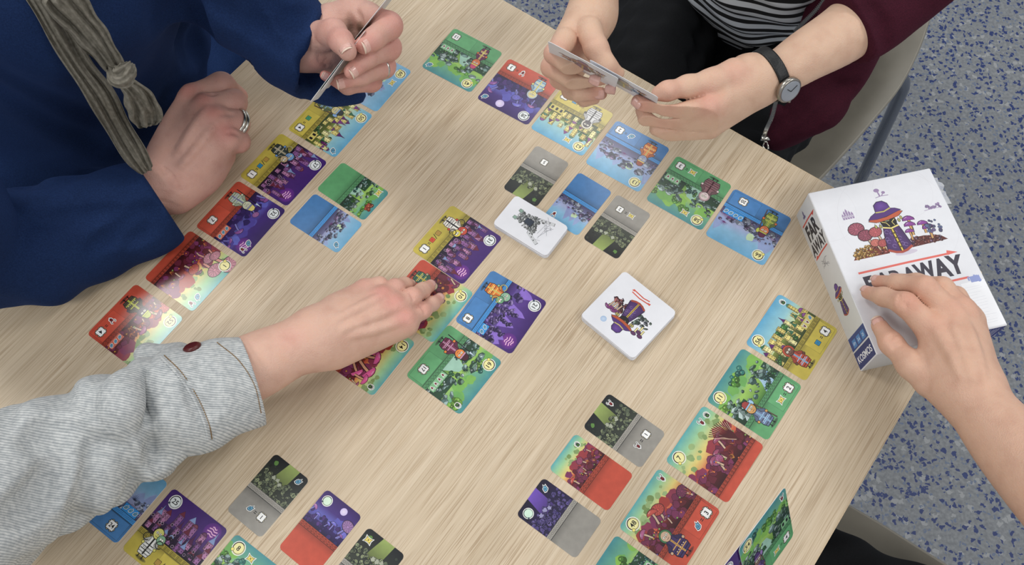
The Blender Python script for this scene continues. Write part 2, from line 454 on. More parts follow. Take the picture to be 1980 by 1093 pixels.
def mushroom(a, x, y, s, cap, stem=(.80, .68, .58), tilt=0, gills=False):
    a.push(x, y, s, tilt)
    a.line([(0, -4), (.2, 0), (0, 3)], 1.9, DK); a.line([(0, -4), (.2, 0), (0, 3)], 1.2, stem)
    if gills:
        a.ell(0, 3.4, 4.2, 3.2, cap, .35, DK, sh(cap, 1.25))
        for k in range(12):
            t = 2*math.pi*k/12; a.line([(.8*math.cos(t), 3.2+.5*math.sin(t)), (3.9*math.cos(t), 3.4+2.9*math.sin(t))], .22, sh(cap, .6))
    else: a.out([(-3.6, 2.6), (3.6, 2.6), (3.2, 4.1), (1.6, 5.2), (0, 5.5), (-1.7, 5.2), (-3.3, 4.1)], cap, .35, DK, sh(cap, 1.2)); a.line([(-2.2, 4.1), (-.4, 4.9)], .4, mixc(cap, (1, 1, 1), .5))
    a.pop()
def bush(a, x, y, s, c, rng, n=7, w=.3):
    for k in range(n):
        u, v = x+rng.uniform(-1, 1)*s, y+rng.uniform(-.6, .6)*s; r = s*rng.uniform(.35, .55)
        a.blob(u, v, r, sh(c, rng.uniform(.6, 1.1)), w, .12, 9, sh(c, .22), rng=rng)
        a.ell(u-r*.25, v+r*.3, r*.35, r*.3, mixc(c, (1, 1, .8), .35), n=7)
def rock(a, x, y, s, c, rng, w=.3):
    n = rng.choice((5, 6, 7)); rt = rng.uniform(-.7, .7); sq = rng.uniform(.45, 1.0); pts = [(s*rng.uniform(.75, 1.2)*math.cos(2*math.pi*i/n), s*sq*rng.uniform(.75, 1.15)*math.sin(2*math.pi*i/n)) for i in range(n)]
    pts = [(x+u*math.cos(rt)-v*math.sin(rt), y+u*math.sin(rt)+v*math.cos(rt)) for u, v in pts]; c = sh(c, rng.uniform(.8, 1.15))
    a.out(pts, sh(c, .72), w, sh(c, .2)); m = np.mean(pts, 0)
    a.poly([pts[1], pts[2], pts[3], tuple(m)], mixc(c, (1, 1, 1), .25)); a.line([pts[0], tuple(m), pts[4]], .25, sh(c, .3))
def swirl(a, x, y, s, c, bg, rng):
    a.ell(x, y, s, s*.9, bg, .25, DK)
    for k in (.82, .5, .22):
        t = rng.uniform(0, 360); a.ring(x, y, s*k, s*.13, c, t, t+rng.uniform(190, 330), 9)
def house(a, x, y, w_, h, c, roof, rng, style=None, dark=(.10, .08, .10)):
    a.rect(x-w_/2, y, x+w_/2, y+h, c, .3, dark); a.rect(x-w_/2, y, x-w_/4, y+h, sh(c, .72))
    a.rect(x-w_/2-.35, y+h-.5, x+w_/2+.35, y+h+.35, sh(c, .85), .2, dark)
    st = style or rng.choice(('dome', 'spire', 'flat', 'cone'))
    if st == 'dome': a.out([(x+w_*.46*math.cos(t), y+h+.4+w_*.5*math.sin(t)) for t in np.linspace(0, math.pi, 8)], roof, .3, dark, mixc(roof, (1, 1, 1), .2))
    elif st == 'spire': a.out([(x-w_*.5, y+h+.3), (x+w_*.5, y+h+.3), (x+w_*.12, y+h+w_*.8), (x, y+h+w_*1.8), (x-w_*.12, y+h+w_*.8)], roof, .3, dark)
    elif st == 'cone': a.out([(x-w_*.55, y+h+.3), (x+w_*.55, y+h+.3), (x, y+h+w_*.9)], roof, .3, dark)
    nx = max(1, int(w_/2)); ny = max(1, int(h/2.6))
    for i in range(nx):
        for j in range(ny):
            u, v = x-w_/2+w_*(i+.5)/nx, y+h*(j+.45)/ny
            a.rect(u-.38, v-.5, u+.38, v+.6, dark)
def planet(a, x, y, r, glow=(.50, .22, .62)):
    a.ell(x, y, r*1.45, r*1.45, mixc(glow, (.25, .13, .42), .6), cc=glow, n=20); a.ell(x, y, r, r, sh(glow, .9), n=20)
    for k, (u, L) in enumerate(((-.5, .5), (-.1, .85), (.35, .75), (.7, .4))):
        a.line([(x-L*r, y+u*r), (x-.2*r, y+u*r+.12*r), (x+.25*r, y+u*r-.1*r), (x+L*r, y+u*r+.06*r)], r*.16, (.95, .75, .88))
def scene(a, kind, x0, y0, x1, y1, rng, extra=()):
    W, Hh = x1-x0, y1-y0; U = lambda t: x0+W*t; V = lambda t: y0+Hh*t
    a.grad(x0, y0, x1, y1, SKY[kind])
    g = W/68
    if 'moon' in extra: a.ell(U(.62), V(.80), 4.2*g+.8, 4.2*g+.8, (.80, .74, .92), cc=(.92, .88, .96), n=20)
    if 'planet' in extra: planet(a, U(.84), V(.76), 6.0*g)
    if kind == 'red_day':
        for k in range(16): a.blob(U(rng.random()), V(.5+.3*rng.random()), rng.uniform(1.5, 3.6)*g, mixc((.45, .55, .32), (.62, .72, .50), rng.random()), 0, .25, rng=rng)
        for k in range(11): a.blob(U(rng.random()), V(.34+.16*rng.random()), rng.uniform(4, 8)*g, mixc((.66, .25, .20), (.48, .20, .36), rng.random()), 0, .2, 12, rng=rng)
        a.grad(x0, y0, x1, V(.30), [(0, (.20, .07, .09)), (.7, (.36, .12, .13)), (1, (.55, .20, .17))])
        for k in range(40): a.blob(U(rng.random()), V(.36*rng.random()), rng.uniform(2.0, 4.6)*g, mixc((.36, .12, .14), (.50, .22, .40), rng.random()), .3, .25, 9, (.20, .05, .08), rng=rng)
        for k in range(5): mushroom(a, U(rng.random()), V(rng.uniform(.18, .48)), rng.uniform(.8, 1.6)*g, rng.choice([(.55, .28, .38), (.60, .34, .48), (.42, .20, .30), (.68, .30, .26)]), tilt=rng.uniform(-.4, .4), gills=rng.random() < .4)
        for k in range(16): a.ell(U(rng.random()), V(.36*rng.random()), .9*g, .8*g, rng.choice([(.80, .58, .25), (.85, .45, .28), (.55, .65, .35), (.45, .32, .60)]), .25, n=7)
        for k in range(5):
            u, v = U(rng.random()), V(rng.uniform(.05, .3))
            for t in np.linspace(.5, 2.6, 6): a.line([(u, v), (u+4*g*math.cos(t), v+5*g*math.sin(t))], .6*g, rng.choice([(.30, .08, .12), (.78, .52, .24), (.62, .24, .22)]), .3)
        if 'pink' in extra:
            for u, v, s, t in ((.72, .40, 2.1, -.3), (.55, .34, 1.9, .4), (.80, .22, 1.7, -.6), (.45, .20, 1.6, .2), (.88, .46, 1.5, .1)): mushroom(a, U(u), V(v), s, (.78, .34, .55), (.82, .62, .50), t)
        if 'coral' in extra:
            for t in np.linspace(.75, 2.0, 13): a.line([(U(.86), V(.16)), (U(.86)+8*math.cos(t*1.2), V(.4)), (U(.78)+24*math.cos(t)*.9, V(.2)+25*math.sin(t))], 1.1, (.30, .10, .12), .7); a.line([(U(.85), V(.2)), (U(.78)+22*math.cos(t+.05)*.9, V(.2)+23*math.sin(t+.05))], .5, (.90, .78, .66), .7)
        if 'gills' in extra:
            for u, v, s in ((.30, .62, 2.0), (.12, .74, 2.3), (.22, .38, 1.5), (.10, .45, 1.4)): mushroom(a, U(u), V(v), s, (.72, .50, .55), (.85, .60, .55), rng.uniform(-.5, .3), True)
    elif kind == 'red_night':
        for k in range(9): a.blob(U(rng.random()), V(.35+.2*rng.random()), rng.uniform(3, 6)*g, mixc((.42, .45, .80), (.30, .24, .58), rng.random()), 0, .22, 11, rng=rng)
        a.grad(x0, y0, x1, V(.22), [(0, (.10, .06, .22)), (1, (.20, .13, .38))])
        for k in range(44): a.blob(U(rng.random()), V(.40*rng.random()), rng.uniform(1.6, 3.6)*g, mixc((.16, .12, .34), (.32, .20, .48), rng.random()), .25, .25, 8, (.07, .04, .16), rng=rng)
        for k in range(6): mushroom(a, U(rng.random()), V(rng.uniform(.2, .5)), rng.uniform(.9, 1.6)*g, rng.choice([(.50, .30, .55), (.42, .40, .72), (.58, .38, .58)]), (.52, .50, .78), rng.uniform(-.6, .6), rng.random() < .3)
        if 'gills' in extra: mushroom(a, U(.86), V(.42), 1.5, (.55, .42, .60), (.50, .48, .75), -.35, True)
    elif kind == 'green_day':
        for k in range(9): a.blob(U(rng.random()), V(.52+.18*rng.random()), rng.uniform(4, 7)*g, mixc((.55, .75, .32), (.42, .66, .36), rng.random()), 0, .2, 12, rng=rng)
        for k in range(4): bush(a, U(rng.random()), V(rng.uniform(.42, .8)), 5*g, rng.choice([(.35, .60, .22), (.18, .45, .42), (.45, .66, .25)]), rng)
        if 'water' in extra: a.cpoly([(U(.62), V(0)), (U(.98), V(0)), (U(.86), V(.40)), (U(.76), V(.44)), (U(.70), V(.2))], (.55, .70, .80)); [a.line([(U(.66+.03*k), V(0)), (U(.76+.01*k), V(.4))], .35, (.80, .88, .93)) for k in range(7)]
        else: a.cpoly([(U(.30), V(0)), (U(.62), V(0)), (U(.50), V(.34)), (U(.40), V(.38))], (.62, .78, .70))
        a.grad(x0, y0, U(.34), V(.34), [(0, (.10, .20, .14)), (1, (.16, .30, .20))]); a.grad(U(.62) if 'water' not in extra else U(.9), y0, x1, V(.42), [(0, (.10, .20, .14)), (1, (.16, .30, .20))])
        for vv in sorted((rng.uniform(0, .55) for k in range(64)), reverse=True): rock(a, U(rng.choice((rng.random(), rng.uniform(0, .36), rng.uniform(.6, 1)))), V(vv), rng.choice((1.3, 1.8, 2.6, 4.2))*rng.uniform(.8, 1.2)*g, rng.choice([(.45, .58, .56), (.30, .46, .42), (.62, .72, .70), (.25, .42, .30)]), rng)
        for k in range(4): bush(a, U(rng.random()), V(rng.uniform(.02, .3)), 3.4*g, rng.choice([(.16, .38, .22), (.28, .50, .20), (.12, .34, .32)]), rng, 6)
        for k in range(3):
            u, v = U(rng.random()), V(rng.uniform(.2, .5))
            for t in np.linspace(0, 5.9, 11): a.line([(u, v), (u+3.4*g*math.cos(t), v+3.4*g*math.sin(t))], .5*g, (.08, .20, .18), .2)
        if 'red_bush' in extra: bush(a, U(.62), V(.80), 4.2, (.62, .28, .20), rng, 12)
    elif kind in ('blue_day', 'blue_night'):
        nt_ = kind == 'blue_night'
        for k in range(5):
            u, v = U(rng.random()), V(.30); hh = rng.uniform(.25, .5)*Hh; c = (.56, .44, .80) if nt_ else mixc((.62, .70, .86), (.55, .60, .78), rng.random())
            a.poly([(u-7*g, v), (u+8*g, v), (u+4*g, v+hh*.6), (u+1*g, v+hh), (u-3*g, v+hh*.7)], c)
        if not nt_: a.blob(U(.4), V(.45), 5*g, (.78, .88, .72), 0, .25, rng=rng)
        arc = rng.random() < .6 and not nt_
        base = [(.34, .22, .58), (.55, .44, .74), (.20, .12, .36)] if nt_ else [(.42, .46, .58), (.60, .64, .72), (.28, .30, .44), (.50, .42, .60)]
        a.grad(x0, y0, x1, V(.2), [(0, (.20, .12, .34) if nt_ else (.26, .26, .40)), (1, (.34, .24, .54) if nt_ else (.42, .42, .58))])
        for k in range(62):
            t = rng.random(); vv = rng.uniform(0, .38)+(.22*math.sin(math.pi*t) if arc else .1*math.sin(7*t))
            rock(a, U(t), V(max(.02, vv)), rng.choice((1.3, 1.9, 2.8, 4.4))*rng.uniform(.8, 1.2)*g, rng.choice(base), rng)
        if nt_:
            for u in (.62, .80, .45):
                for k in range(7): rock(a, U(u)+rng.uniform(-1.5, 1.5), V(.2+.06*k), 2.4, (.30, .20, .48), rng)
        for k in range(4):
            u, v = U(rng.random()), V(rng.uniform(.1, .4)); c = (.16, .12, .28) if nt_ else rng.choice([(.16, .18, .30), (.42, .20, .44)])
            for t in np.linspace(.2, 2.9, 8): a.line([(u, v), (u+5*g*math.cos(t), v+5*g*math.sin(t))], .7*g, c, .2)
    elif kind in ('yellow_day', 'yellow_night'):
        nt_ = kind == 'yellow_night'
        if not nt_:
            for k in range(5): bush(a, U(rng.random()), V(rng.uniform(.2, .5)), 5*g, rng.choice([(.25, .48, .22), (.16, .38, .24), (.42, .14, .40)]), rng)
        a.grad(x0, y0, x1, V(.34), [(0, (.10, .06, .13) if nt_ else (.20, .26, .12)), (.7, (.16, .09, .22) if nt_ else (.36, .40, .16)), (1, (.22, .13, .30) if nt_ else (.50, .56, .26))])
        wall = [(.62, .42, .62), (.55, .36, .58), (.72, .50, .66)] if nt_ else [(.92, .86, .52), (.85, .78, .45), (.95, .92, .66)]
        roof = [(.42, .16, .24), (.52, .60, .78), (.34, .14, .30)] if nt_ else [(.36, .14, .40), (.20, .42, .30), (.48, .20, .50)]
        for row, (vy, n, hs) in enumerate(((.34, 7, 9), (.16, 8, 8), (.0, 8, 6))):
            for k in range(n): house(a, U((k+rng.uniform(.25, .75))/n), V(vy+rng.uniform(0, .08)), rng.uniform(4, 6.5)*g, hs*rng.uniform(.6, 1.3)*g, rng.choice(wall), rng.choice(roof), rng)
        for k in range(5): bush(a, U(rng.random()), V(rng.uniform(.0, .16)), 3*g, (.18, .10, .24) if nt_ else (.22, .42, .20), rng, 6)
        if nt_:
            for k in range(9): a.ell(U(rng.random()), V(rng.uniform(.02, .4)), 1.1, 1.1, (.14, .08, .16), .35, (.72, .62, .72), n=9)
    else:
        nt_ = kind == 'cave_night'
        c1 = (.50, .36, .80) if nt_ else (.66, .74, .42)
        a.tris([(U(.42), V(1)), (U(.72), V(1)), (U(.66), V(.34)), (U(.30), V(.34))], [mixc(c1, (0, 0, 0), .1), mixc(c1, (0, 0, 0), .1), mixc(c1, (0, 0, 0), .45), mixc(c1, (0, 0, 0), .45)], [[0, 1, 2], [0, 2, 3]])
        lt = (.62, .55, .85) if nt_ else (.78, .82, .62); bg = (.14, .11, .26) if nt_ else (.17, .20, .17)
        for k in range(10): a.blob(U(rng.choice((rng.uniform(0, .3), rng.uniform(.75, 1)))), V(rng.uniform(.35, .95)), rng.uniform(1, 2.6)*g, sh(bg, rng.uniform(.5, 1.2)), .25, .2, rng=rng)
        for k in range(80): swirl(a, U(rng.random()), V(rng.uniform(0, .52)), rng.uniform(1.6, 3.8)*g, mixc(lt, bg, rng.uniform(0, .55)), sh(bg, rng.uniform(.7, 1.5)), rng)
        for k in range(3): a.blob(U(rng.uniform(.3, .8)), V(rng.uniform(.38, .52)), 3.2*g, (.60, .58, .74) if nt_ else (.66, .68, .60), .25, .35, 12, rng=rng)
        if not nt_: a.blob(U(.16), V(.80), 3.4*g, (.36, .52, .26), .3, .3, rng=rng)
PANEL = {'red': (.77, .32, .24), 'green': (.39, .65, .44), 'blue': (.29, .50, .72), 'yellow': (.785, .715, .31), 'grey': (.60, .585, .555)}
def strip(a, col, x0, y0, x1, y1):
    c = PANEL[col]; a.rect(x0, y0, x1, y1, sh(c, .86) if col != 'blue' else (.28, .58, .84)); dk = sh(c, .35); W = x1-x0; h = y1-y0; m = (y0+y1)/2
    a.rect(x0, y1-.3, x1, y1, dk); a.rect(x0, y0, x1, y0+.5, dk)
    n = int(W/ (3.6 if col != 'yellow' else 7))
    for k in range(n):
        x = x0+W*(k+.5)/n; s = W/n
        if col == 'red': a.ring(x, m, h*.30, .3, dk, n=10); a.ring(x+s*.4, m, h*.30, .3, dk, 90, 270, 6); a.line([(x, m-h*.3), (x, m+h*.3)], .25, dk)
        elif col == 'blue': a.line([(x-s*.42, m-h*.25), (x-s*.1, m+h*.28), (x+s*.12, m-h*.25), (x+s*.4, m+h*.28)], .32, (.07, .16, .36))
        elif col == 'green': a.line([(x-s*.45, m), (x-s*.25, m+h*.3), (x, m), (x+s*.2, m-h*.3), (x+s*.4, m)], .35, dk); a.ell(x, m+h*.2, .4, .4, dk, n=6)
        elif col == 'yellow':
            for q in range(3): a.rect(x-s*.42, m-h*.3+q*h*.24, x-s*.05, m-h*.2+q*h*.24, dk); a.rect(x+s*(.04+q*.13), m-h*.3, x+s*(.09+q*.13), m+h*.3, dk)
        else: a.rect(x-s*.45, y0+.7, x+s*.42, y1-.4, sh(c, 1.05)); a.ring(x, m, h*.2, .35, sh(c, .6), n=9)
def figure(a, f, x, y, rng):
    """a small robed wanderer standing on the colour field; f: shape, robe, trim, head, hat"""
    kind, robe, trim, head, hat = f; a.push(x, y, 1.15)
    for t in (.0, .25, .5): a.ell(1.2+t, -15.6, 5.6-4*t, 1.5-1.2*t, mixc(rng, (.1, .1, .1), .25+t*.5), n=14)
    a.line([(-2, -12), (-2.2, -15.4)], .9, DK); a.line([(1.8, -12), (1.8, -15.4)], .9, DK); a.rect(-3.2, -16, -1.6, -15.2, DK); a.rect(1.2, -16, 2.8, -15.2, DK)
    if kind in ('staff',): a.line([(7, -15), (5, 8)], 1.1, DK); a.line([(7, -15), (5, 8)], .5, (.45, .35, .30)); a.ell(5, 9, 1.6, 2.4, trim, .35)
    if kind == 'spear': a.line([(-8, -13), (-6, 14)], .8, DK); a.out([(-6.9, 12), (-5.1, 12), (-5.6, 18)], (.78, .84, .90), .3)
    w_ = {'tall': 4.2, 'wide': 7.4, 'barrel': 6.2}.get(kind, 5.4)
    body = [(-w_*.55, 3), (w_*.55, 3), (w_*.9, -3), (w_, -9), (w_*.8, -13), (-w_*.8, -13), (-w_, -9), (-w_*.9, -3)]
    a.out(body, robe, .55, DK, sh(robe, 1.15))
    for k in range(4):
        yy = -11.5+k*2.3; q = w_*(.93-.02*k*k); a.rect(-q, yy, q, yy+.7, trim if k % 2 else sh(robe, .55))
    a.rect(-.7, -12.5, .7, 2.5, trim); a.line([(0, -12), (0, 2.5)], .3, DK)
    for k in (-1, 1): a.out([(k*w_*.5, 2.2), (k*(w_+1.5), -2.5), (k*(w_+.6), -5.5), (k*w_*.55, -2)], sh(robe, .85), .45, DK); a.ell(k*(w_+.7), -5, 1.1, 1.1, head, .35)
    a.ell(0, 6.2, 4.1, 4.3, head, .55, DK, mixc(head, (1, 1, 1), .15))
    for k in (-1, 1): a.ell(k*1.5, 6.6, 1.15, .9, (.96, .95, .88), .25, DK, n=9); a.ell(k*1.4, 6.5, .45, .5, DK, n=7)
    a.line([(-.2, 6), (.3, 4.8)], .35, DK); a.line([(-1.2, 3.9), (0, 3.5), (1.3, 3.9)], .35, DK)
    if kind == 'twin': a.ell(5.0, 3.6, 3.4, 3.6, hat, .5, DK); a.ell(4.2, 4, .9, .9, (.95, .95, .9), .25); a.ell(6.1, 4, .9, .9, (.95, .95, .9), .25); [a.ring(k*6.5, -1+abs(k), 3, .8, sh(trim, .8), 30, 330, 12) for k in (-1, 1)]
    elif kind in ('hood', 'wide'): a.ring(0, 6.2, 4.6, 1.5, hat, -40, 220, 16); a.ring(0, 6.2, 5.4, .3, DK, -40, 220, 16)
    elif kind == 'antenna': [a.line([(k*1.5, 10), (k*3.5, 14)], .6, DK) for k in (-1, 1)]; [a.ell(k*3.7, 14.6, 1.3, 1.3, hat, .35) for k in (-1, 1)]
    else: a.out([(-3.6, 8.8), (3.6, 8.8), (2.4, 13.5), (0, 14.6), (-2.6, 13.5)], hat, .5, DK); a.rect(-3.6, 8.6, 3.6, 9.7, trim, .25)
    for k in range(5): a.ell(-w_*.6+k*w_*.3, -7.6, .5, .5, mixc(trim, (1, 1, 1), .4), n=6)
    a.pop()

def make_card(label, cat='card', W=68.0, Hh=67.3, panel='red', sc='red_day', num=None, night=False, tile=None, cond=None, tray=None, icons=(), mapnear=False,
              fig=None, small=False, extra=(), disc=False, disc_col=None, seed=1, group=None, thick=.00038):
    rng = random.Random(seed); S = W < 60
    root = empty('game_card'); tag(root, label, cat, group)
    x0, x1, y0, y1 = -W/2, W/2, -Hh/2, Hh/2
    out = rrect(x0, y0, x1, y1, 4.2)
    v, f = prism([(x*.001, y*.001) for x, y in out], 0, thick-2e-6)
    obj('card_stock', v, f, M_STOCK, root)
    yp, ys = (y0+Hh*.14, y0+Hh*.20) if small else ((y0+Hh*.41, y0+Hh*.49) if S else (y0+Hh*.30, y0+Hh*.375))
    z = [thick]
    a = Art(out, z); c = PANEL[panel]
    a.grad(x0, y0, x1, yp+.1, [(0, sh(c, 1.0)), (.75, sh(c, .97)), (1, sh(c, .78))]); 
    if not small and not S and (tile or cond) and num != 31 and num != 27 and num != 28: a.cpoly([(x0+W*.50, y0+2.2), (x1-2.2, y0+2.2), (x1-2.2, yp-.5), (x0+W*.50, yp-.5)], sh(c, .62)); a.cpoly([(x0+W*.503, y0+2.45), (x1-2.45, y0+2.45), (x1-2.45, yp-.75), (x0+W*.503, yp-.75)], sh(c, 1.03))
    a.build('colour_field', root)
    clip = [p for p in rrect(x0, ys, x1, y1, .05)] ; clip = [(x, y) for x, y in out if y > 0]; clip = clip+[(x0, ys), (x1, ys)]
    a = Art(clip, z); scene(a, sc, x0, ys, x1, y1, rng, extra); a.build('landscape_print', root)
    a = Art(out, z); strip(a, panel, x0, yp, x1, ys); a.build('border_strip', root)
    if fig: a = Art(out, z); figure(a, fig, x0+W*.27, y0+Hh*.32, c); a.build('figure_print', root)
    if tray:
        a = Art(out, z); n = len(tray); xw = 5.6*n
        a.rect(x1-2.6-xw, ys+.2, x1-2.6, ys+7.6, mixc(c, (1, 1, .9), .18) if panel != 'blue' else (.22, .58, .86), .25, sh(c, .5))
        for k, t in enumerate(tray):
            xx = x1-2.6-xw+5.6*(k+.5)
            if t == 'bird': a.ell(xx, ys+4.6, 1.6, 1.6, DK, n=9); a.rect(xx-1.3, ys+2, xx+1.3, ys+4.2, DK)
            else: ICON[t](a, xx, ys+3.9, .58)
        a.build('icon_tray', root)
    X = lambda t: x0+W*t; Y = lambda t: y1-Hh*t
    k = .78 if S else .92
    ty = .785 if S else .855
    if tile is not None:
        a = Art(out, z); tx = X(.71) if S and cond else X(.55) if S else X(.86) if (cond or num in (45, 21)) else X(.77)
        i_tile(a, tx, Y(ty), tile, k); a.build('score_tile', root)
        if cond:
            a = Art(out, z); ex = tx-(7.9 if not S else 7.6)
            for q in (.75, -.85): a.rect(ex-1.3, Y(ty)+q-.35, ex+1.3, Y(ty)+q+.35, DK)
            for t, px in zip(cond, [tx-(15.2 if not S else 14)] if len(cond) == 1 else [tx-13, tx-18, tx-23]):
                if t in SQC: i_square(a, px, Y(ty), t, 1.05)
                elif t == '/': a.line([(px-1.3, Y(ty)-3.2), (px+1.3, Y(ty)+3.2)], .7, DK)
                else: ICON[t](a, px, Y(ty)-.2, .95 if not S else .85)
            a.build('scoring_mark', root)
    if num or disc:
        a = Art(out, z); i_disc(a, X(.18 if S else .155), Y(.13 if not S else .125), str(num) if num else '', night, .72 if S else .92, disc_col); a.build('number_disc', root)
    for j, t in enumerate(icons):
        a = Art(out, z); ICON[t](a, X(.82 if S else .905)-j*9.2, Y(.115), .95 if not S else .85); a.build('resource_icon', root)
    if mapnear: a = Art(out, z); i_map(a, X(.17 if S else .375), Y(.14), .95); a.build('resource_icon', root)
    return root
def place(root, x, y, r, z=0.0):
    root.location = (x, y, TABLE_H+z); root.rotation_euler = (0, 0, r)
# ------------------------------------------------------------------ cards on the table
OR, GY = (.86, .52, .22), (.62, .66, .70)
REG = [ # number, x, y, turn, options, label
 (45, -.056, .702, -3.721, dict(panel='green', sc='green_day', tile='13', tray=['claw']*3, icons=['stone'], fig=('tall', (.45, .16, .34), (.92, .86, .45), (.85, .45, .25), (.78, .30, .45))), 'green game card numbered 45 at the far end of the top row'),
 (28, .008, .657, -3.721, dict(panel='red', sc='red_night', night=True, tile='3', cond=['claw'], icons=['stone'], extra=('moon',), fig=('hood', (.60, .72, .80), (.92, .86, .50), (.90, .85, .55), (.72, .76, .80))), 'red and violet game card numbered 28 with a full moon'),
 (62, .068, .616, -3.731, dict(panel='yellow', sc='yellow_day', tile='3', cond=['blue', '/', 'tan'], tray=['bird']*3, mapnear=True, fig=('wide', (.80, .80, .80), (.12, .11, .12), (.25, .22, .24), (.88, .86, .80))), 'yellow game card numbered 62 partly under the fingers of the striped-shirt player'),
 (13, .127, .570, -3.738, dict(panel='blue', sc='blue_day', tile='2', cond=['stone'], fig=('barrel', (.80, .42, .16), (.95, .82, .45), (.55, .60, .75), (.62, .26, .12))), 'blue game card numbered 13 with an orange figure'),
 (58, .190, .523, -3.745, dict(panel='green', sc='green_day', tile='3', cond=['map'], tray=['claw']*3, mapnear=True, fig=('wide', (.50, .36, .38), (.30, .12, .15), (.88, .80, .80), (.70, .58, .60))), 'green game card numbered 58 between two blue cards'),
 (66, .249, .481, -3.724, dict(panel='blue', sc='blue_day', tile='20', tray=['stone']*4, fig=('staff', (.46, .54, .28), (.78, .80, .35), (.86, .46, .28), (.38, .16, .28))), 'blue game card numbered 66 nearest the white game box'),
 (31, -.057, .462, -2.211, dict(panel='yellow', sc='yellow_night', night=True, tile='1', cond=['red', '/', 'tan'], extra=('planet',), fig=('twin', (.93, .90, .85), (.15, .12, .14), (.80, .28, .20), (.93, .85, .35))), 'yellow and violet game card numbered 31 with two masked heads'),
 (10, -.086, .398, -2.205, dict(panel='red', sc='red_day', fig=('antenna', (.25, .42, .34), (.88, .80, .35), (.70, .62, .50), (.80, .50, .25))), 'red game card numbered 10 under the fingertips of the denim-sleeved player'),
 (21, -.011, .385, -2.150, dict(panel='blue', sc='blue_night', night=True, tile='8', tray=['stone']*2, extra=('planet',), fig=('twin', (.82, .46, .20), (.92, .84, .45), (.55, .72, .60), (.45, .66, .50))), 'blue and violet game card numbered 21 with an orange robed figure'),
 (14, -.143, .343, -2.184, dict(panel='red', sc='red_day', small=False, icons=['plant'], extra=('pink',)), 'red game card numbered 14 half covered by the bare wrist'),
 (61, -.057, .324, -2.215, dict(panel='green', sc='green_day', tile='17', tray=['claw']*4, icons=['plant'], fig=('spear', (.42, .15, .28), (.82, .60, .72), (.90, .52, .22), (.28, .10, .16))), 'green game card numbered 61 with four claw icons in a row'),
 (50, -.201, .616, -2.173, dict(panel='yellow', sc='yellow_day', tile='4', cond=['green'], tray=['bird']*2, icons=['stone'], fig=('staff', (.40, .46, .30), (.55, .70, .88), (.85, .80, .55), (.20, .22, .22))), 'yellow game card numbered 50 under the dark blue cuff'),
 (27, -.247, .555, -2.184, dict(panel='yellow', sc='yellow_night', night=True, tile='1', cond=['blue', '/', 'tan'], extra=('planet',), fig=('twin', (.22, .26, .24), (.82, .78, .66), (.45, .62, .82), (.80, .70, .55))), 'yellow and violet game card numbered 27 beside the ringed fist'),
 (32, -.286, .494, -2.162, dict(panel='red', sc='red_night', night=True, tile='7', tray=['stone']*3, icons=['claw', 'stone'], extra=('planet',), fig=('spear', (.70, .76, .66), (.55, .56, .72), (.82, .84, .72), (.90, .84, .50))), 'red and violet game card numbered 32 with a spear carrier'),
 (1, -.330, .433, -2.183, dict(panel='red', sc='red_day', small=True, icons=['claw', 'stone'], extra=('gills',)), 'red game card numbered 1 with pale gilled mushrooms'),
 (52, -.377, .371, -2.189, dict(panel='red', sc='red_day', tile='4', cond=['claw'], tray=['stone']*3, fig=('barrel', (.30, .26, .20), (.82, .84, .30), (.28, .20, .26), (.72, .76, .32))), 'red game card numbered 52 at the near end of the left row'),
 (60, -.160, .676, -2.151, dict(panel='blue', sc='blue_day', mapnear=True, tile=''), 'blue game card numbered 60 beneath the hand holding upright cards'),
 (56, .278, .356, .935, dict(panel='yellow', sc='yellow_day', tile='4', cond=['blue'], tray=['claw', 'claw', 'stone'], icons=['plant'], fig=('hood', (.70, .30, .22), (.60, .76, .88), (.42, .26, .20), (.72, .30, .20))), 'yellow game card numbered 56 with a striped hooded figure'),
 (11, .234, .297, .934, dict(panel='green', sc='green_day', tile='2', cond=['map'], extra=('water',), fig=('staff', (.40, .46, .58), (.62, .78, .90), (.80, .60, .35), (.62, .26, .24))), 'green game card numbered 11 with a waterfall'),
 (7, .190, .238, .930, dict(panel='red', sc='red_day', small=True, icons=['plant', 'claw'], extra=('coral',)), 'red game card numbered 7 with dark branching coral'),
 (48, .143, .177, .938, dict(panel='red', sc='red_day', tile='3', cond=['stone'], icons=['claw'], fig=('wide', (.24, .18, .36), (.85, .66, .35), (.80, .66, .55), (.26, .46, .30))), 'red game card numbered 48 with a bearded figure in a green hat'),
 (25, -.306, .161, -.614, dict(panel='yellow', sc='yellow_night', night=True, tile='', cond=['green', '/', 'tan'], extra=('planet',), fig=('twin', (.88, .88, .86), (.20, .20, .18), (.86, .84, .45), (.55, .72, .58))), 'yellow and violet game card numbered 25 with a violet hillside town'),
 (24, -.367, .204, -.614, dict(panel='blue', sc='blue_day', tile='24', tray=['stone']*3), 'blue game card with a 24 tile peeping out beside the denim sleeve'),
 (8, -.243, .119, -.620, dict(panel='green', sc='green_day', mapnear=True, tile='2'), 'green game card numbered 8 cut by the bottom of the photo'),
 (0, .100, .116, .935, dict(panel='green', sc='green_day', tray=['plant']*2), 'green game card below the card numbered 48, cut by the photo edge'),
]
for n, x, y, r, kw, lab in REG:
    num = n or None
    if n == 24: num = None
    place(make_card(lab, num=num, seed=100+n, group='square game cards laid out in rows', **kw), x, y, r)
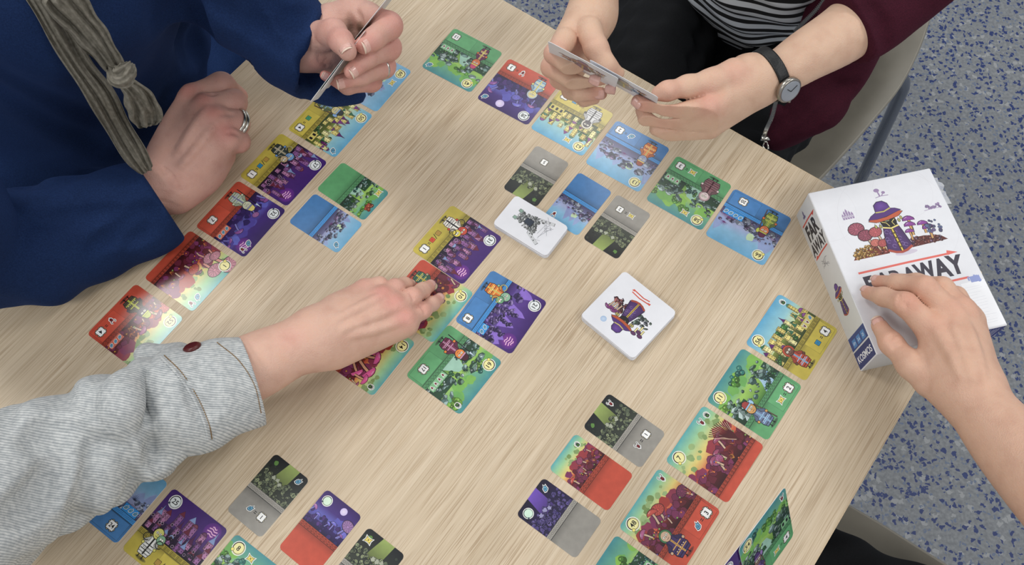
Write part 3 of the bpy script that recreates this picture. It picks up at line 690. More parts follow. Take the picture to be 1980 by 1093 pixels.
SAN = [
 ('g5', .027, .545, 2.547, dict(panel='grey', sc='cave', tile='5'), 'narrow grey card with a 5 tile above the small white deck'),
 ('b', .071, .510, 2.509, dict(panel='blue', sc='blue_day', icons=['claw']), 'narrow blue card with a red claw icon touching the small white deck'),
 ('g2', .111, .482, -3.770, dict(panel='grey', sc='cave', tile='2', cond=['map']), 'narrow grey card with a 2 tile and a yellow map icon'),
 ('green', -.170, .527, -2.206, dict(panel='green', sc='green_day', mapnear=True, extra=('red_bush',)), 'narrow green card with a round rust-coloured bush'),
 ('blue2', -.196, .488, -2.179, dict(panel='blue', sc='blue_day', icons=['stone']), 'narrow blue card with a stone arch and thorny plants'),
 ('gr1', .106, .261, .916, dict(panel='grey', sc='cave', tile='1', cond=['claw'], icons=['claw']), 'narrow grey card with a claw icon and a 1 tile'),
 ('red', .073, .221, .923, dict(panel='red', sc='red_day', icons=['plant']), 'narrow red card with a plant icon and pink mushrooms'),
 ('pur', .042, .179, .932, dict(panel='grey', sc='cave_night', night=True, disc=True, icons=['stone'], disc_col=(.82, .92, .84)), 'narrow violet and grey card with a blank pale disc'),
 ('gb', -.226, .201, -.646, dict(panel='grey', sc='cave', tile='1', cond=['stone'], icons=['stone']), 'narrow grey card with a blue stone icon and a 1 tile'),
 ('pr', -.175, .167, -.644, dict(panel='red', sc='red_night', night=True, disc=True, extra=('moon', 'gills'), disc_col=(.84, .93, .84)), 'narrow red and violet card with a moon over mushrooms'),
 ('third', -.134, .132, -.640, dict(panel='grey', sc='cave', mapnear=True), 'narrow grey card with a yellow map icon cut by the bottom of the photo'),
]
for i, (k, x, y, r, kw, lab) in enumerate(SAN):
    place(make_card(lab, W=42.9, Hh=66.2, seed=300+i, group='narrow game cards laid out in rows', **kw), x, y, r)

# ------------------------------------------------------------------ white decks, every card of its own
def white_card(name, lab, W, Hh, group):
    root = empty(name); tag(root, lab, 'card', group); return root
def deck(x, y, r, W, Hh, n, th, lab_top, lab_rest, group, art):
    out = rrect(-W/2, -Hh/2, W/2, Hh/2, 4.5)
    v, f = prism([(a*.001, b*.001) for a, b in out], 0, th*.96)
    me = None; rng = random.Random(n)
    z = .0004 if W < 60 else 0.0
    for k in range(n):
        top = k == n-1
        o = obj('game_card', v, f, M_WHITE) if me is None else None
        if me is None: me = o.data
        else:
            o = bpy.data.objects.new('game_card', me); COL.objects.link(o)
        j = 0 if top else 1
        o.location = (x+j*rng.uniform(-.0005, .0005), y+j*rng.uniform(-.0005, .0005), TABLE_H+z+k*th); o.rotation_euler = (0, 0, r+j*rng.uniform(-.008, .008))
        tag(o, lab_top if top else lab_rest, 'card', group)
        if top:
            a = Art(out, [th*.96+1e-6]); art(a); a.build('ink_drawing', o)
M_WHITE = plain('white_card_back', (.88, .885, .905), .45, noise=.012, scale=60)
def art_ruin(a):
    rng = random.Random(5); a.push(-3, 2, 1.25, math.pi*.5-.1)
    for k in range(150):
        t = rng.random(); u = rng.uniform(-9, 9)*(1-t*.55); v = -9+t*20
        c = mixc((.45, .48, .48), (.84, .86, .86), rng.random()); rock(a, u, v, rng.uniform(.8, 1.7), c, rng, .2)
    a.out([(-3, -3), (3, -3), (2.6, 4), (-2.6, 4)], (.20, .24, .30), .4); 
    for s in (-1, 1): a.out([(s*4-1.6, 11), (s*4+1.6, 11), (s*4+1.2, 14), (s*4-1.2, 14)], (.55, .66, .60), .3)
    for s in (-1, 1): a.out([(s*6, -4), (s*9, -5), (s*13, -17), (s*10.4, -18)], (.82, .83, .84), .35); [a.ell(s*(8+k*1.4), -7-3.2*k, .6, .6, (.3, .3, .32), n=7) for k in range(3)]
    for k in range(10): a.line([(rng.uniform(-10, 14), rng.uniform(-18, -8)), (rng.uniform(-10, 14), rng.uniform(-20, -10))], .25, (.62, .63, .66))
    a.pop()
def art_wanderer(a):
    """generic robed walker with a wide-brimmed hat between mushrooms and plants"""
    rng = random.Random(9)
    for s, c in ((-1, (.52, .22, .20)), (1, (.36, .46, .38))):
        for k in range(26):
            u = s*rng.uniform(5, 17); rock(a, u, rng.uniform(-6, 5.5-abs(u)*.25), rng.uniform(1.0, 2.2), mixc(c, (.22, .18, .30), rng.random()*.7), rng, .2)
    for k in range(4): mushroom(a, -9-2.2*k, 1.5+1.2*(k % 2), .8, (.45, .22, .42), tilt=rng.uniform(-.3, .3))
    for k, (u, v) in enumerate(((14, 6), (11.5, 9), (16.5, 8))): a.line([(u, v-5), (u, v)], 1.6, DK); a.line([(u, v-5), (u, v)], 1.0, (.93, .88, .62)); a.ell(u, v+.6, 2.0, 1.3, (.36, .20, .36), .3)
    a.out([(-3.6, 5), (3.6, 5), (5, -1), (6.6, -9), (4, -11), (0, -11.8), (-4, -11), (-6.6, -9), (-5, -1)], (.27, .17, .36), .5, DK, (.36, .24, .48))
    for k in range(9): a.ring(rng.uniform(-4, 4), rng.uniform(-8, 2), .9, .3, (.50, .42, .62), 0, 300, 9)
    a.line([(0, 4), (0, -11)], 1.3, (.86, .74, .30)); a.line([(0, 4), (0, -11)], .4, DK)
    a.line([(-6.3, -9.6), (-3, -11.2), (0, -11.8), (3, -11.2), (6.3, -9.6)], 1.5, (.66, .30, .22))
    a.ell(0, 6.6, 3.8, 3.2, (.13, .11, .12), .4); a.ell(1.0, 7, 1.2, .8, (.93, .90, .62), .2, n=9)
    for u in (-7.5, -6, 6, 7.5): a.ell(u, 5.8, .8, 1.2, (.70, .66, .40), .3, n=8)
    a.out([(-9.5, 9), (-6, 7.2), (0, 6.8), (6, 7.2), (9.5, 9), (7, 11), (0, 12), (-7, 11)], (.72, .34, .20), .5)
    a.out([(-9, 10), (-4, 9.2), (0, 9), (4, 9.2), (9, 10), (6, 12), (3.6, 12.6), (-3.6, 12.6), (-6, 12)], (.33, .20, .46), .3)
    a.out([(-4, 12), (4, 12), (3.7, 16), (2, 17.8), (-2, 17.8), (-3.7, 16)], (.33, .20, .48), .45, DK, (.42, .28, .60)); a.line([(-4.2, 12.3), (0, 11.6), (4.2, 12.3)], .8, (.80, .74, .42))
def art_deck(a):
    a.push(-1, 0, 1.35, 0, -1); art_wanderer(a); a.pop()
    a.ell(15, 21, 3.2, 3.2, (.66, .76, .88), cc=(.80, .86, .94), n=20)
    red = (.84, .36, .28)
    a.line([(2-9, -24.5), (0, -23.2), (13, -24.2)], 1.2, red); a.line([(-9, -21.5), (3, -20.2), (13, -21.2)], 1.2, red)
    a.poly([(13, -25.2), (14.5, -22.5), (11, -23.0)], red); a.poly([(-9.5, -20.2), (-6, -22.2), (-9.8, -23)], red)
deck(.0198, .4802, -.6206+0, 67.5, 42.3, 9, .00078, 'white card topped by a pencil-drawn stone ruin, uppermost of the small deck', 'plain white card stacked in the small oblong deck below its pictured top card', 'small white deck', lambda a: art_ruin(a))
deck(.1161, .378, -.7543+math.pi-.82+.82, 68.2, 68.2, 11, .00078, 'white card with a robed walker in a purple hat, uppermost of the square deck', 'plain white card stacked in the square deck below its pictured top card', 'square white deck', lambda a: (a.push(0, 0, 1, -math.pi*.25*0), art_deck(a), a.pop()))

# ------------------------------------------------------------------ game box, on the far right corner of the table
BX = .0455
b_tl, b_tr, b_br, b_bl = [P(*p, BX) for p in ((1564.2, 373.7), (1796.5, 325), (1948.6, 625.3), (1695, 688.5))]
bc = (b_tl+b_tr+b_br+b_bl)/4; bw, bh = .1325, .1800
bu = (b_tl+b_tr-b_br-b_bl); br_ = math.atan2(bu[1], bu[0])-math.pi/2
box = empty('game_box', (bc[0], bc[1], TABLE_H), br_)
tag(box, 'white cardboard game box with a title and a robed figure in a purple hat', 'box')
M_BOXSIDE = plain('white_box_board', (.90, .90, .91), .55, noise=.02, scale=40)
v, f = prism(rrect(-bw/2, -bh/2, bw/2, bh/2, .0012, 2), .0003, BX-.0002, .0007)
obj('box_lid', v, f, M_BOXSIDE, box)
mm = 1000
bo = rrect(-bw/2*mm+.8, -bh/2*mm+.8, bw/2*mm-.8, bh/2*mm-.8, 1)
z = [BX]
a = Art(bo, z); a.grad(-70, -95, 70, 95, [(0, (.875, .88, .90)), (1, (.885, .89, .91))])
for x, y, r in ((28, 70, 30), (-60, 66, 34), (10, 40, 60)): a.ring(x, y, r, .25, (.84, .84, .86), 0, 360, 40)
a.build('lid_paper', box)
a = Art(bo, z)
a.cpoly([(-50, 7), (-12, 7), (-14, 18), (-30, 16), (-44, 14)], (.46, .22, .16)); a.cpoly([(12, 8), (50, 9), (44, 15), (28, 18), (14, 18)], (.36, .15, .14))
for k in range(130):
    u = random.Random(k).uniform(-50, -10); q = random.Random(k+99); rock(a, u+2, q.uniform(8, 24-abs(u+18)*.25), q.uniform(1.0, 2.1), q.choice([(.62, .25, .22), (.45, .18, .18), (.80, .58, .25)] if u > -30 else [(.82, .62, .28), (.70, .50, .22)]), q, .2)
for k in range(80):
    q = random.Random(k+500); u = q.uniform(10, 44); rock(a, u, q.uniform(9, 19-abs(u-20)*.2), q.uniform(.9, 1.8), q.choice([(.52, .22, .18), (.40, .16, .16), (.45, .30, .42)]), q, .2)
for u, v_, s, c in ((-33, 33, 2.0, (.58, .32, .38)), (-27, 25, 1.8, (.52, .28, .34)), (-16, 27, 1.6, (.66, .34, .36)), (-21, 17, 1.2, (.72, .42, .38)), (-14, 15, 1.2, (.64, .32, .32))): mushroom(a, u, v_, s, c, tilt=.25, gills=True)
for u, v_, s in ((20, 33, 1.7), (19, 27, 1.6), (32, 26, 1.5), (36, 20, 1.7), (16, 21, 1.3)): mushroom(a, u, v_, s, (.48, .24, .52), (.80, .62, .40), -.05)
for k in range(22): q = random.Random(k+70); a.ell(q.uniform(34, 50), q.uniform(19, 33)-.3*k*0, q.uniform(1.0, 1.9), None, q.choice([(.36, .40, .55), (.30, .30, .42), (.42, .36, .52)]), .3, n=9)
a.build('lid_scenery', box)
a = Art(bo, z); a.push(0, 28.5, 1.95, .0); a.ell(2, -12.5, 6, 1.3, (.80, .77, .83))
def walker(a):
    rng = random.Random(9)
    a.out([(-3.6, 5), (3.6, 5), (5, -1), (6.6, -9), (4, -11), (0, -11.8), (-4, -11), (-6.6, -9), (-5, -1)], (.27, .17, .36), .35, DK, (.36, .24, .48))
    for k in range(12): a.ring(rng.uniform(-4.6, 4.6), rng.uniform(-9, 2), 1.0, .25, (.52, .44, .64), 0, 300, 10)
    a.line([(0, 4), (.6, -11.2)], 1.9, (.22, .15, .12)); a.line([(0, 4), (.6, -11.2)], .8, (.88, .78, .36))
    for k in range(5): a.ell(.1+.1*k, 2-2.7*k, .35, .6, DK, n=6)
    a.line([(-6.5, -9.4), (-3, -11.2), (0, -11.8), (3, -11.2), (6.5, -9.4)], 1.3, (.66, .30, .24))
    a.ell(0, 6.0, 4.0, 3.6, (.12, .10, .11), .35); a.ell(-.6, 7.2, 1.5, .8, (.86, .82, .55), .2, n=10); a.ell(-.6, 7.2, .8, .6, (.55, .75, .78), .15, n=9)
    a.line([(-3.6, 6.6), (-1.4, 5.6), (-.4, 3.4)], .35, (.88, .82, .50)); a.line([(3.4, 7), (1.6, 5.6), (2.4, 3.6)], .35, (.88, .82, .50))
    a.line([(-4.2, 3.4), (0, 2.2), (4.2, 3.2)], .8, (.90, .84, .52))
    for u, q in ((-7.4, 4.6), (-5, 4.3), (5.6, 5.8), (7.2, 7)): a.line([(u, q), (u, q+2)], .15, DK); a.ell(u, q, .6, 1.0, (.66, .64, .38), .2, n=8)
    a.out([(-9.8, 8.2), (-6, 6.8), (0, 7.2), (6, 8.2), (9.4, 10.4), (6, 11.6), (0, 11), (-7, 10.4)], (.74, .36, .24), .35)
    a.out([(-9.6, 9.0), (-5, 8.6), (0, 9.2), (5, 10.4), (9.0, 11.4), (6, 13), (2, 13.6), (-4, 12.6), (-7.4, 11)], (.33, .20, .46), .3)
    a.out([(-4.4, 12), (3.8, 13.4), (3.2, 16.6), (1.2, 18.2), (-1.6, 18.2), (-3.8, 16.6)], (.33, .20, .48), .35, DK, (.42, .28, .60)); a.line([(-4.5, 12.4), (0, 12.2), (3.9, 13.6)], .7, (.74, .70, .42))
walker(a); a.pop(); a.build('lid_figure', box)
a = Art(bo, z)
lav = (.60, .52, .66)
a.push(4, 74, 1); a.ell(-2, 3, 3, 2.2, lav); a.line([(-1.5, 2), (-1, -4)], 1.6, lav); a.ell(4, -.6, 2, 1.6, lav); a.line([(3.6, -1), (1, -4)], 1, lav); a.line([(-6, -5), (0, -4), (8, -4.4)], .7, lav); a.pop(); a.build('lid_emblem', box); a = Art(bo, z)
a.push(-37, 55, 1)
for u, h in ((-5, 3), (-2.5, 6), (0, 8), (2.5, 5.5), (5, 4)): a.rect(u-1, -3, u+1, h-2, lav); a.poly([(u-1.3, h-2), (u+1.3, h-2), (u, h+1)], lav); a.rect(u-.3, -1, u+.3, 1, (.9, .9, .92))
a.pop(); a.build('lid_emblem', box); a = Art(bo, z)
a.push(50, 46, 1)
for k in range(24): q = random.Random(k); u = q.uniform(-8, 8); a.blob(u, q.uniform(-1, 3 if abs(u) > 3 else .5), q.uniform(.8, 1.8), mixc(lav, (.42, .36, .50), q.random()), 0, .3, rng=q)
a.line([(-10, -2), (0, -1.4), (9, -1.6)], .5, lav); a.pop(); a.build('lid_emblem', box)
a = Art(bo, z); red = (.86, .42, .38)
a.line([(-51, -7), (0, -6.4), (43, -6.4)], 2.2, red); a.poly([(42, -7.8), (53, -6.6), (43, -2.6), (42, -4.6)], red)
a.line([(-51, -35.6), (10, -35), (52, -34.8)], 2.2, red); a.build('title_arrow', box)
a = Art(bo, z)
for ch, cx_, cy_, sz, rt in (('F', -44, -21.2, 25, .03), ('A', -29.5, -20.6, 25, -.02), ('R', -15.5, -20.4, 24, .02), ('A', -2.5, -19.6, 22, 0), ('W', 13.5, -18.6, 23, .03), ('A', 30.5, -19.6, 27, -.03), ('Y', 45, -19.2, 27, -.08)):
    a.text(ch, cx_, cy_, sz, (.20, .18, .24), .045, rt, .80)
a.build('title_lettering', box)
a = Art(bo, z)      # clear security label with faint print
a.rect(41, -88, 66, -40, (.935, .94, .955)); 
for k in range(14): q = random.Random(k+5); a.line([(40+q.uniform(0, 2), -84+k*3), (58+q.uniform(-6, 4), -84+k*3+q.uniform(-1, 1))], .35, (.87, .875, .90))
for k in range(22): q = random.Random(k+44); a.rect(49+q.uniform(0, 13), -42+q.uniform(0, 8), 50+q.uniform(0, 13), -41+q.uniform(0, 8), (.55, .60, .80))
a.build('security_label', box)
# left side panel: its own plane
def side(name_list, mw, clip):
    zz = [2e-5]
    for nm, fn in name_list:
        a = Art(clip, zz); fn(a); o = a.build(nm, None, M_BOX)
        if o: o.parent = box; o.matrix_local = mw
sw, shh = bh*mm, BX*mm
mw = Matrix(((0, 0, -1, -bw/2), (-1, 0, 0, 0), (0, 1, 0, BX/2), (0, 0, 0, 1)))    # local x runs towards the viewer along the left side, local y up
clip = rrect(-sw/2+1, -shh/2+.6, sw/2-1, shh/2-.8, .5, 1)
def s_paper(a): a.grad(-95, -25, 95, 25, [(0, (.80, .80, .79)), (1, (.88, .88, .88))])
def s_title(a):
    red = (.80, .30, .24)
    a.text('FAR', -60.5, 0, 23, (.16, .15, .18), .045, math.pi/2, .76); a.text('AWAY', -42.5, 0, 17.5, (.16, .15, .18), .045, math.pi/2, .74)
    a.line([(-72, -19), (-72.5, 0), (-72, 14)], 1.8, red); a.poly([(-73, 13), (-72.6, 20), (-68.8, 13.5), (-71, 12)], red)
    a.line([(-33, -14), (-33.4, 0), (-33, 18)], 1.8, red); a.poly([(-32, -13), (-32.4, -20), (-36, -13.5), (-34, -12)], red)
def s_emb(a):
    a.push(-80, -6, .9, math.pi/2); a.rect(-1.5, -4, 1.5, 2, (.42, .38, .52)); a.poly([(-2, 2), (2, 2), (0, 6)], (.42, .38, .52)); a.rect(-4, -4, 3.4, -1, (.42, .38, .52)); a.pop()
    for k in range(9): q = random.Random(k); a.line([(-22+q.uniform(-6, 6), -2+q.uniform(-9, 9)), (-22+q.uniform(-6, 6), -2+q.uniform(-9, 9)), (-20+q.uniform(-6, 6), -2+q.uniform(-9, 9))], .4, (.45, .44, .46))
def s_fig(a): a.push(24, -1, 1.12, math.pi*.5); walker(a); a.pop()
def s_blue(a):
    a.rect(56.5, -30, 70, 30, (.20, .28, .52)); 
    for k in range(3): a.rect(60.5, -16+k*12, 68.5, -7+k*12, (.30, .52, .76), .2, (.18, .26, .5))
    for k, t in enumerate(('10+', '2-6', '25')): a.text(t, 64.5, -11.5+k*12, 4.4, (.82, .88, .95), .02, math.pi/2)
def s_brand(a): a.rect(71.5, -30, 92, 30, (.17, .22, .44)); a.text('KOSMOS', 80.5, 0, 9.5, (.95, .95, .97), .02, math.pi/2)
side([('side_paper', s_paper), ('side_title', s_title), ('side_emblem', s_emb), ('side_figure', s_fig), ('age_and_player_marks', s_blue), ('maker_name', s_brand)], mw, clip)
mw2 = Matrix(((1, 0, 0, 0), (0, 0, -1, -bh/2), (0, 1, 0, BX/2), (0, 0, 0, 1)))    # the near end
clip2 = rrect(-bw/2*mm+1, -shh/2+.6, bw/2*mm-1, shh/2-.8, .5, 1)
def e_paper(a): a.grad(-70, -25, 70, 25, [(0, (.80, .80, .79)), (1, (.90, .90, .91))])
def e_label(a):
    a.rect(8, -30, 70, 30, (.22, .24, .50))
    for k in range(16): q = random.Random(k); a.line([(12+k*3.4, -20), (14+k*3.4+q.uniform(-2, 2), 18)], .7, (.86, .87, .93))
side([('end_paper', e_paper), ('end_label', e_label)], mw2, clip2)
# torn clear film on the far right edge of the lid
bm = bmesh.new(); pts = []
for k in range(10):
    q = random.Random(k+3); t = k/9; pts.append((bm.verts.new((bw/2-.001, bh/2-.012-.032*t, BX+.0002)), bm.verts.new((bw/2+.003+q.uniform(0, .004), bh/2-.012-.032*t, BX-.001+q.uniform(-.003, .001)))))
for k in range(9): bm.faces.new((pts[k][0], pts[k][1], pts[k+1][1], pts[k+1][0]))
M_FILM = plain('clear_film', (.95, .96, .98), .12); M_FILM.node_tree.nodes['Principled BSDF'].inputs['Alpha'].default_value = .45
bmobj('torn_film', bm, M_FILM, box)
# ------------------------------------------------------------------ bodies: smooth surfaces grown round tapered limbs
from mathutils.bvhtree import BVHTree
class Field:
    """distance field on a grid; union and subtraction of tapered capsules and ellipsoids, turned into one closed surface"""
    def __init__(s, lo, hi, h):
        s.h = h; s.lo = np.array(lo, float); n = np.ceil((np.array(hi)-lo)/h).astype(int)+1; s.n = n
        s.ax = [s.lo[i]+h*np.arange(n[i]) for i in range(3)]
        s.F = np.full(tuple(n), .03, np.float32)
    def like(s):
        f = Field.__new__(Field); f.h, f.lo, f.n, f.ax = s.h, s.lo, s.n, s.ax; f.F = np.full(tuple(s.n), .03, np.float32); return f
    def sub(s, lo, hi):
        a = np.clip(((lo-s.lo)/s.h).astype(int), 0, s.n-1); b = np.clip(((hi-s.lo)/s.h).astype(int)+2, 1, s.n)
        if (b <= a).any(): return None, None
        X = np.meshgrid(*[s.ax[i][a[i]:b[i]] for i in range(3)], indexing='ij')
        return tuple(slice(a[i], b[i]) for i in range(3)), np.stack(X, -1)
    def cap(s, A, B, k=.004, op='u'):
        (p0, r0), (p1, r1) = A, B; m = max(r0, r1)+max(k, .004)*1.6
        sl, X = s.sub(np.minimum(p0, p1)-m, np.maximum(p0, p1)+m)
        if sl is None: return s
        d = p1-p0; L = max(d @ d, 1e-12); t = np.clip(((X-p0) @ d)/L, 0, 1)
        D = np.linalg.norm(X-p0-t[..., None]*d, axis=-1) - (r0+(r1-r0)*t)
        return s._op(sl, D, k, op)
    def ell(s, c, R, rad, k=.004, op='u'):
        rad = np.array(rad, float); m = rad.max()+max(k, .004)*1.6
        sl, X = s.sub(c-m, c+m)
        if sl is None: return s
        q = (X-c) @ np.array(R, float).T; u = np.linalg.norm(q/rad, axis=-1); g = np.linalg.norm(q/rad**2, axis=-1)+1e-9
        return s._op(sl, u*(u-1)/g, k, op)
    def _op(s, sl, D, k, op):
        A = s.F[sl]
        if op == 's': D = -D
        h = np.maximum(k-np.abs(A-D), 0)/k if k > 0 else 0
        s.F[sl] = (np.minimum(A, D)-h*h*k*.25) if op == 'u' else (np.maximum(A, D)+h*h*k*.25)
        return s
    def chain(s, js, k=.004, op='u'):
        if k >= .012 and op == 'u' and len(js) > 2:          # one smooth limb, then blended in
            f = s.like(); q = spline([(*j[0], j[1]) for j in js], 7*(len(js)-1))
            for a, b in zip(q[:-1], q[1:]): f.cap((a[:3], a[3]), (b[:3], b[3]), .0006)
            return s.merge(f, k)
        for a, b in zip(js[:-1], js[1:]): s.cap(a, b, k, op)
        return s
    def merge(s, G, k):
        h = np.maximum(k-np.abs(s.F-G.F), 0)/k; s.F = np.minimum(s.F, G.F)-h*h*k*.25; return s
    def plane(s, p, n):
        """cut away the side the normal points to"""
        X = np.meshgrid(*s.ax, indexing='ij'); D = sum((X[i]-p[i])*n[i] for i in range(3)); s.F = np.maximum(s.F, D); return s
    def ripple(s, fn):
        X = np.meshgrid(*s.ax, indexing='ij'); m = np.abs(s.F) < .02
        s.F[m] += fn(X[0][m], X[1][m], X[2][m]).astype(np.float32); return s
    def hit(s, px, py):
        d = P(px, py, 0)-EYE; d /= np.linalg.norm(d); t = np.arange(.3, 1.9, s.h*.5); X = EYE+d*t[:, None]
        i = np.round((X-s.lo)/s.h).astype(int); ok = ((i > 1) & (i < s.n-2)).all(1); i, X = i[ok], X[ok]
        f = s.F[i[:, 0], i[:, 1], i[:, 2]]; k = np.nonzero(f < 0)[0]
        if not len(k): return None
        a, b, c = i[k[0]]; n = np.array([s.F[a+1, b, c]-s.F[a-1, b, c], s.F[a, b+1, c]-s.F[a, b-1, c], s.F[a, b, c+1]-s.F[a, b, c-1]]); n /= np.linalg.norm(n)+1e-9
        return X[k[0]], n
    def crease(s, pts, r, k=None, op='s', depth=.45, n=8):
        q = [s.hit(*p) for p in spline(pts, n)]; js = []
        for i, h in enumerate(q):
            if h is None: continue
            e = math.sin(math.pi*(i+.6)/(n+1.2)); rr = r*(.45+.55*e); js.append((h[0]+h[1]*rr*((1-depth*e) if op == 's' else -(1-depth*e)), rr))
        for a, b in zip(js[:-1], js[1:]):
            if np.linalg.norm(a[0]-b[0]) < .05: s.cap(a, b, k if k is not None else r, op)
        return s
    def cut(s, c, n, r):
        sl, X = s.sub(c-r, c+r); q = X-c; D = q @ n; rad = np.linalg.norm(q, axis=-1)
        s.F[sl] = np.where(rad < r*.98, np.maximum(s.F[sl], D), s.F[sl]); return s
    def mesh(s, name, mat, parent, colour=None, relax=1):
        F = s.F; F[0], F[-1], F[:, 0], F[:, -1], F[:, :, 0], F[:, :, -1] = [.01]*6
        n = F.shape; S = F < 0
        cnt = sum(S[i:n[0]-1+i, j:n[1]-1+j, k:n[2]-1+k].astype(np.int8) for i in (0, 1) for j in (0, 1) for k in (0, 1))
        act = (cnt > 0) & (cnt < 8); idx = np.full(act.shape, -1, np.int32); ii = np.argwhere(act); idx[act] = np.arange(len(ii))
        pos = np.zeros((len(ii), 3)); w_ = np.zeros(len(ii))
        cs = [(i, j, k) for i in (0, 1) for j in (0, 1) for k in (0, 1)]
        for a in cs:
            for ax in range(3):
                if a[ax]: continue
                b = list(a); b[ax] = 1; fa = F[ii[:, 0]+a[0], ii[:, 1]+a[1], ii[:, 2]+a[2]]; fb = F[ii[:, 0]+b[0], ii[:, 1]+b[1], ii[:, 2]+b[2]]
                m = (fa < 0) != (fb < 0); t = np.where(m, fa/np.where(m, fa-fb, 1), 0)
                p = np.array(a, float)[None]+0*pos; p[:, ax] += t; pos += p*m[:, None]; w_ += m
        V = s.lo+(ii+pos/w_[:, None])*s.h
        Q = []
        for ax in range(3):
            o1, o2 = [(1, 2), (2, 0), (0, 1)][ax]
            lo = [slice(None)]*3; hi = [slice(None)]*3; lo[ax] = slice(0, n[ax]-1); hi[ax] = slice(1, n[ax])
            a, b = S[tuple(lo)], S[tuple(hi)]; e = np.argwhere(a != b)
            e = e[(e[:, o1] > 0) & (e[:, o2] > 0) & (e[:, o1] < n[o1]-1) & (e[:, o2] < n[o2]-1)]
            q = []
            for d1, d2 in ((1, 1), (0, 1), (0, 0), (1, 0)):
                c = e.copy(); c[:, o1] -= d1; c[:, o2] -= d2; q.append(idx[c[:, 0], c[:, 1], c[:, 2]])
            q = np.stack(q, 1); fl = ~a[e[:, 0], e[:, 1], e[:, 2]]; q[fl] = q[fl][:, ::-1]; Q.append(q)
        Q = np.concatenate(Q); Q = Q[(Q >= 0).all(1)]
        for _ in range(relax):
            acc = np.zeros_like(V); c = np.zeros(len(V))
            for i in range(4):
                np.add.at(acc, Q[:, i], V[Q[:, (i+1) % 4]]+V[Q[:, i-1]]); np.add.at(c, Q[:, i], 2)
            V = V*.5+.5*acc/np.maximum(c, 1)[:, None]
        me = bpy.data.meshes.new(name)
        me.vertices.add(len(V)); me.vertices.foreach_set('co', V.ravel())
        me.loops.add(len(Q)*4); me.loops.foreach_set('vertex_index', Q.ravel().astype(np.int32))
        me.polygons.add(len(Q)); me.polygons.foreach_set('loop_start', np.arange(0, len(Q)*4, 4, dtype=np.int32)); me.polygons.foreach_set('loop_total', np.full(len(Q), 4, np.int32))
        me.update(calc_edges=True); me.validate(); me.polygons.foreach_set('use_smooth', [True]*len(me.polygons))
        if colour:
            cl = colour(V); a = me.color_attributes.new('Col', 'FLOAT_COLOR', 'POINT'); a.data.foreach_set('color', np.c_[cl, np.ones(len(cl))].ravel())
        me.materials.append(mat); o = bpy.data.objects.new(name, me); COL.objects.link(o)
        if parent: o.parent = parent; o.matrix_parent_inverse = parent.matrix_world.inverted()
        return o
def bounds(js, pad):
    p = np.array([j[0] for j in js]); r = max(j[1] for j in js); return p.min(0)-r*.0-pad, p.max(0)+r*.0+pad

def skin_material():
    m, nt, b = newmat('skin')
    a = nd(nt, 'ShaderNodeVertexColor', _layer_name='Col'); tc = nd(nt, 'ShaderNodeTexCoord')
    n = nd(nt, 'ShaderNodeTexNoise', Scale=55, Detail=5.0); nt.links.new(tc.outputs['Object'], n.inputs['Vector'])
    r = ramp(nt, n.outputs['Fac'], [(.3, (.955, .93, .925)), (.55, (1, 1, 1)), (.75, (1, .985, .97))])
    nt.links.new(mix(nt, 1.0, a.outputs[0], r.outputs[0], 'MULTIPLY'), b.inputs['Base Color'])
    b.inputs['Roughness'].default_value = .52; b.inputs['Specular IOR Level'].default_value = .35
    b.inputs['Subsurface Weight'].default_value = .12; b.inputs['Subsurface Radius'].default_value = (.008, .003, .0015); b.inputs['Subsurface Scale'].default_value = .5
    n2 = nd(nt, 'ShaderNodeTexNoise', Scale=420, Detail=3.0); nt.links.new(tc.outputs['Object'], n2.inputs['Vector'])
    v2 = nd(nt, 'ShaderNodeTexVoronoi', Scale=900); nt.links.new(tc.outputs['Object'], v2.inputs['Vector'])
    ad = nd(nt, 'ShaderNodeMath', _operation='ADD'); nt.links.new(n2.outputs['Fac'], ad.inputs[0]); nt.links.new(v2.outputs['Distance'], ad.inputs[1])
    bp = nd(nt, 'ShaderNodeBump', Strength=.45, Distance=.0004); nt.links.new(ad.outputs[0], bp.inputs['Height']); nt.links.new(bp.outputs[0], b.inputs['Normal'])
    return m
M_SKIN = skin_material()
M_NAIL = plain('fingernail', (.84, .665, .62), .22, noise=.03, scale=400)
M_NAILTIP = plain('fingernail_edge', (.86, .76, .69), .3)
UP = np.array([0, 0, 1.])
def skin_cols(base, red, spots, sp_r=.012, freckle=0.0, seed=0):
    base, red = np.array(lin(base)), np.array(lin(red)); S = np.array([s_[0] for s_ in spots]); k = np.array([s_[1] for s_ in spots])
    def fn(V):
        g = np.zeros(len(V))
        for p, q in zip(S, k): g = np.maximum(g, q*np.exp(-((V-p)**2).sum(1)/(sp_r**2)))
        c = base+(red-base)*g[:, None]
        if freckle:
            rr = np.random.RandomState(seed); P_ = V[rr.randint(0, len(V), 260)]; 
            for p in P_[:260]:
                m = ((V-p)**2).sum(1) < (rr.uniform(.0005, .0013))**2; c[m] *= (1-freckle*rr.uniform(.4, 1))
        return c
    return fn
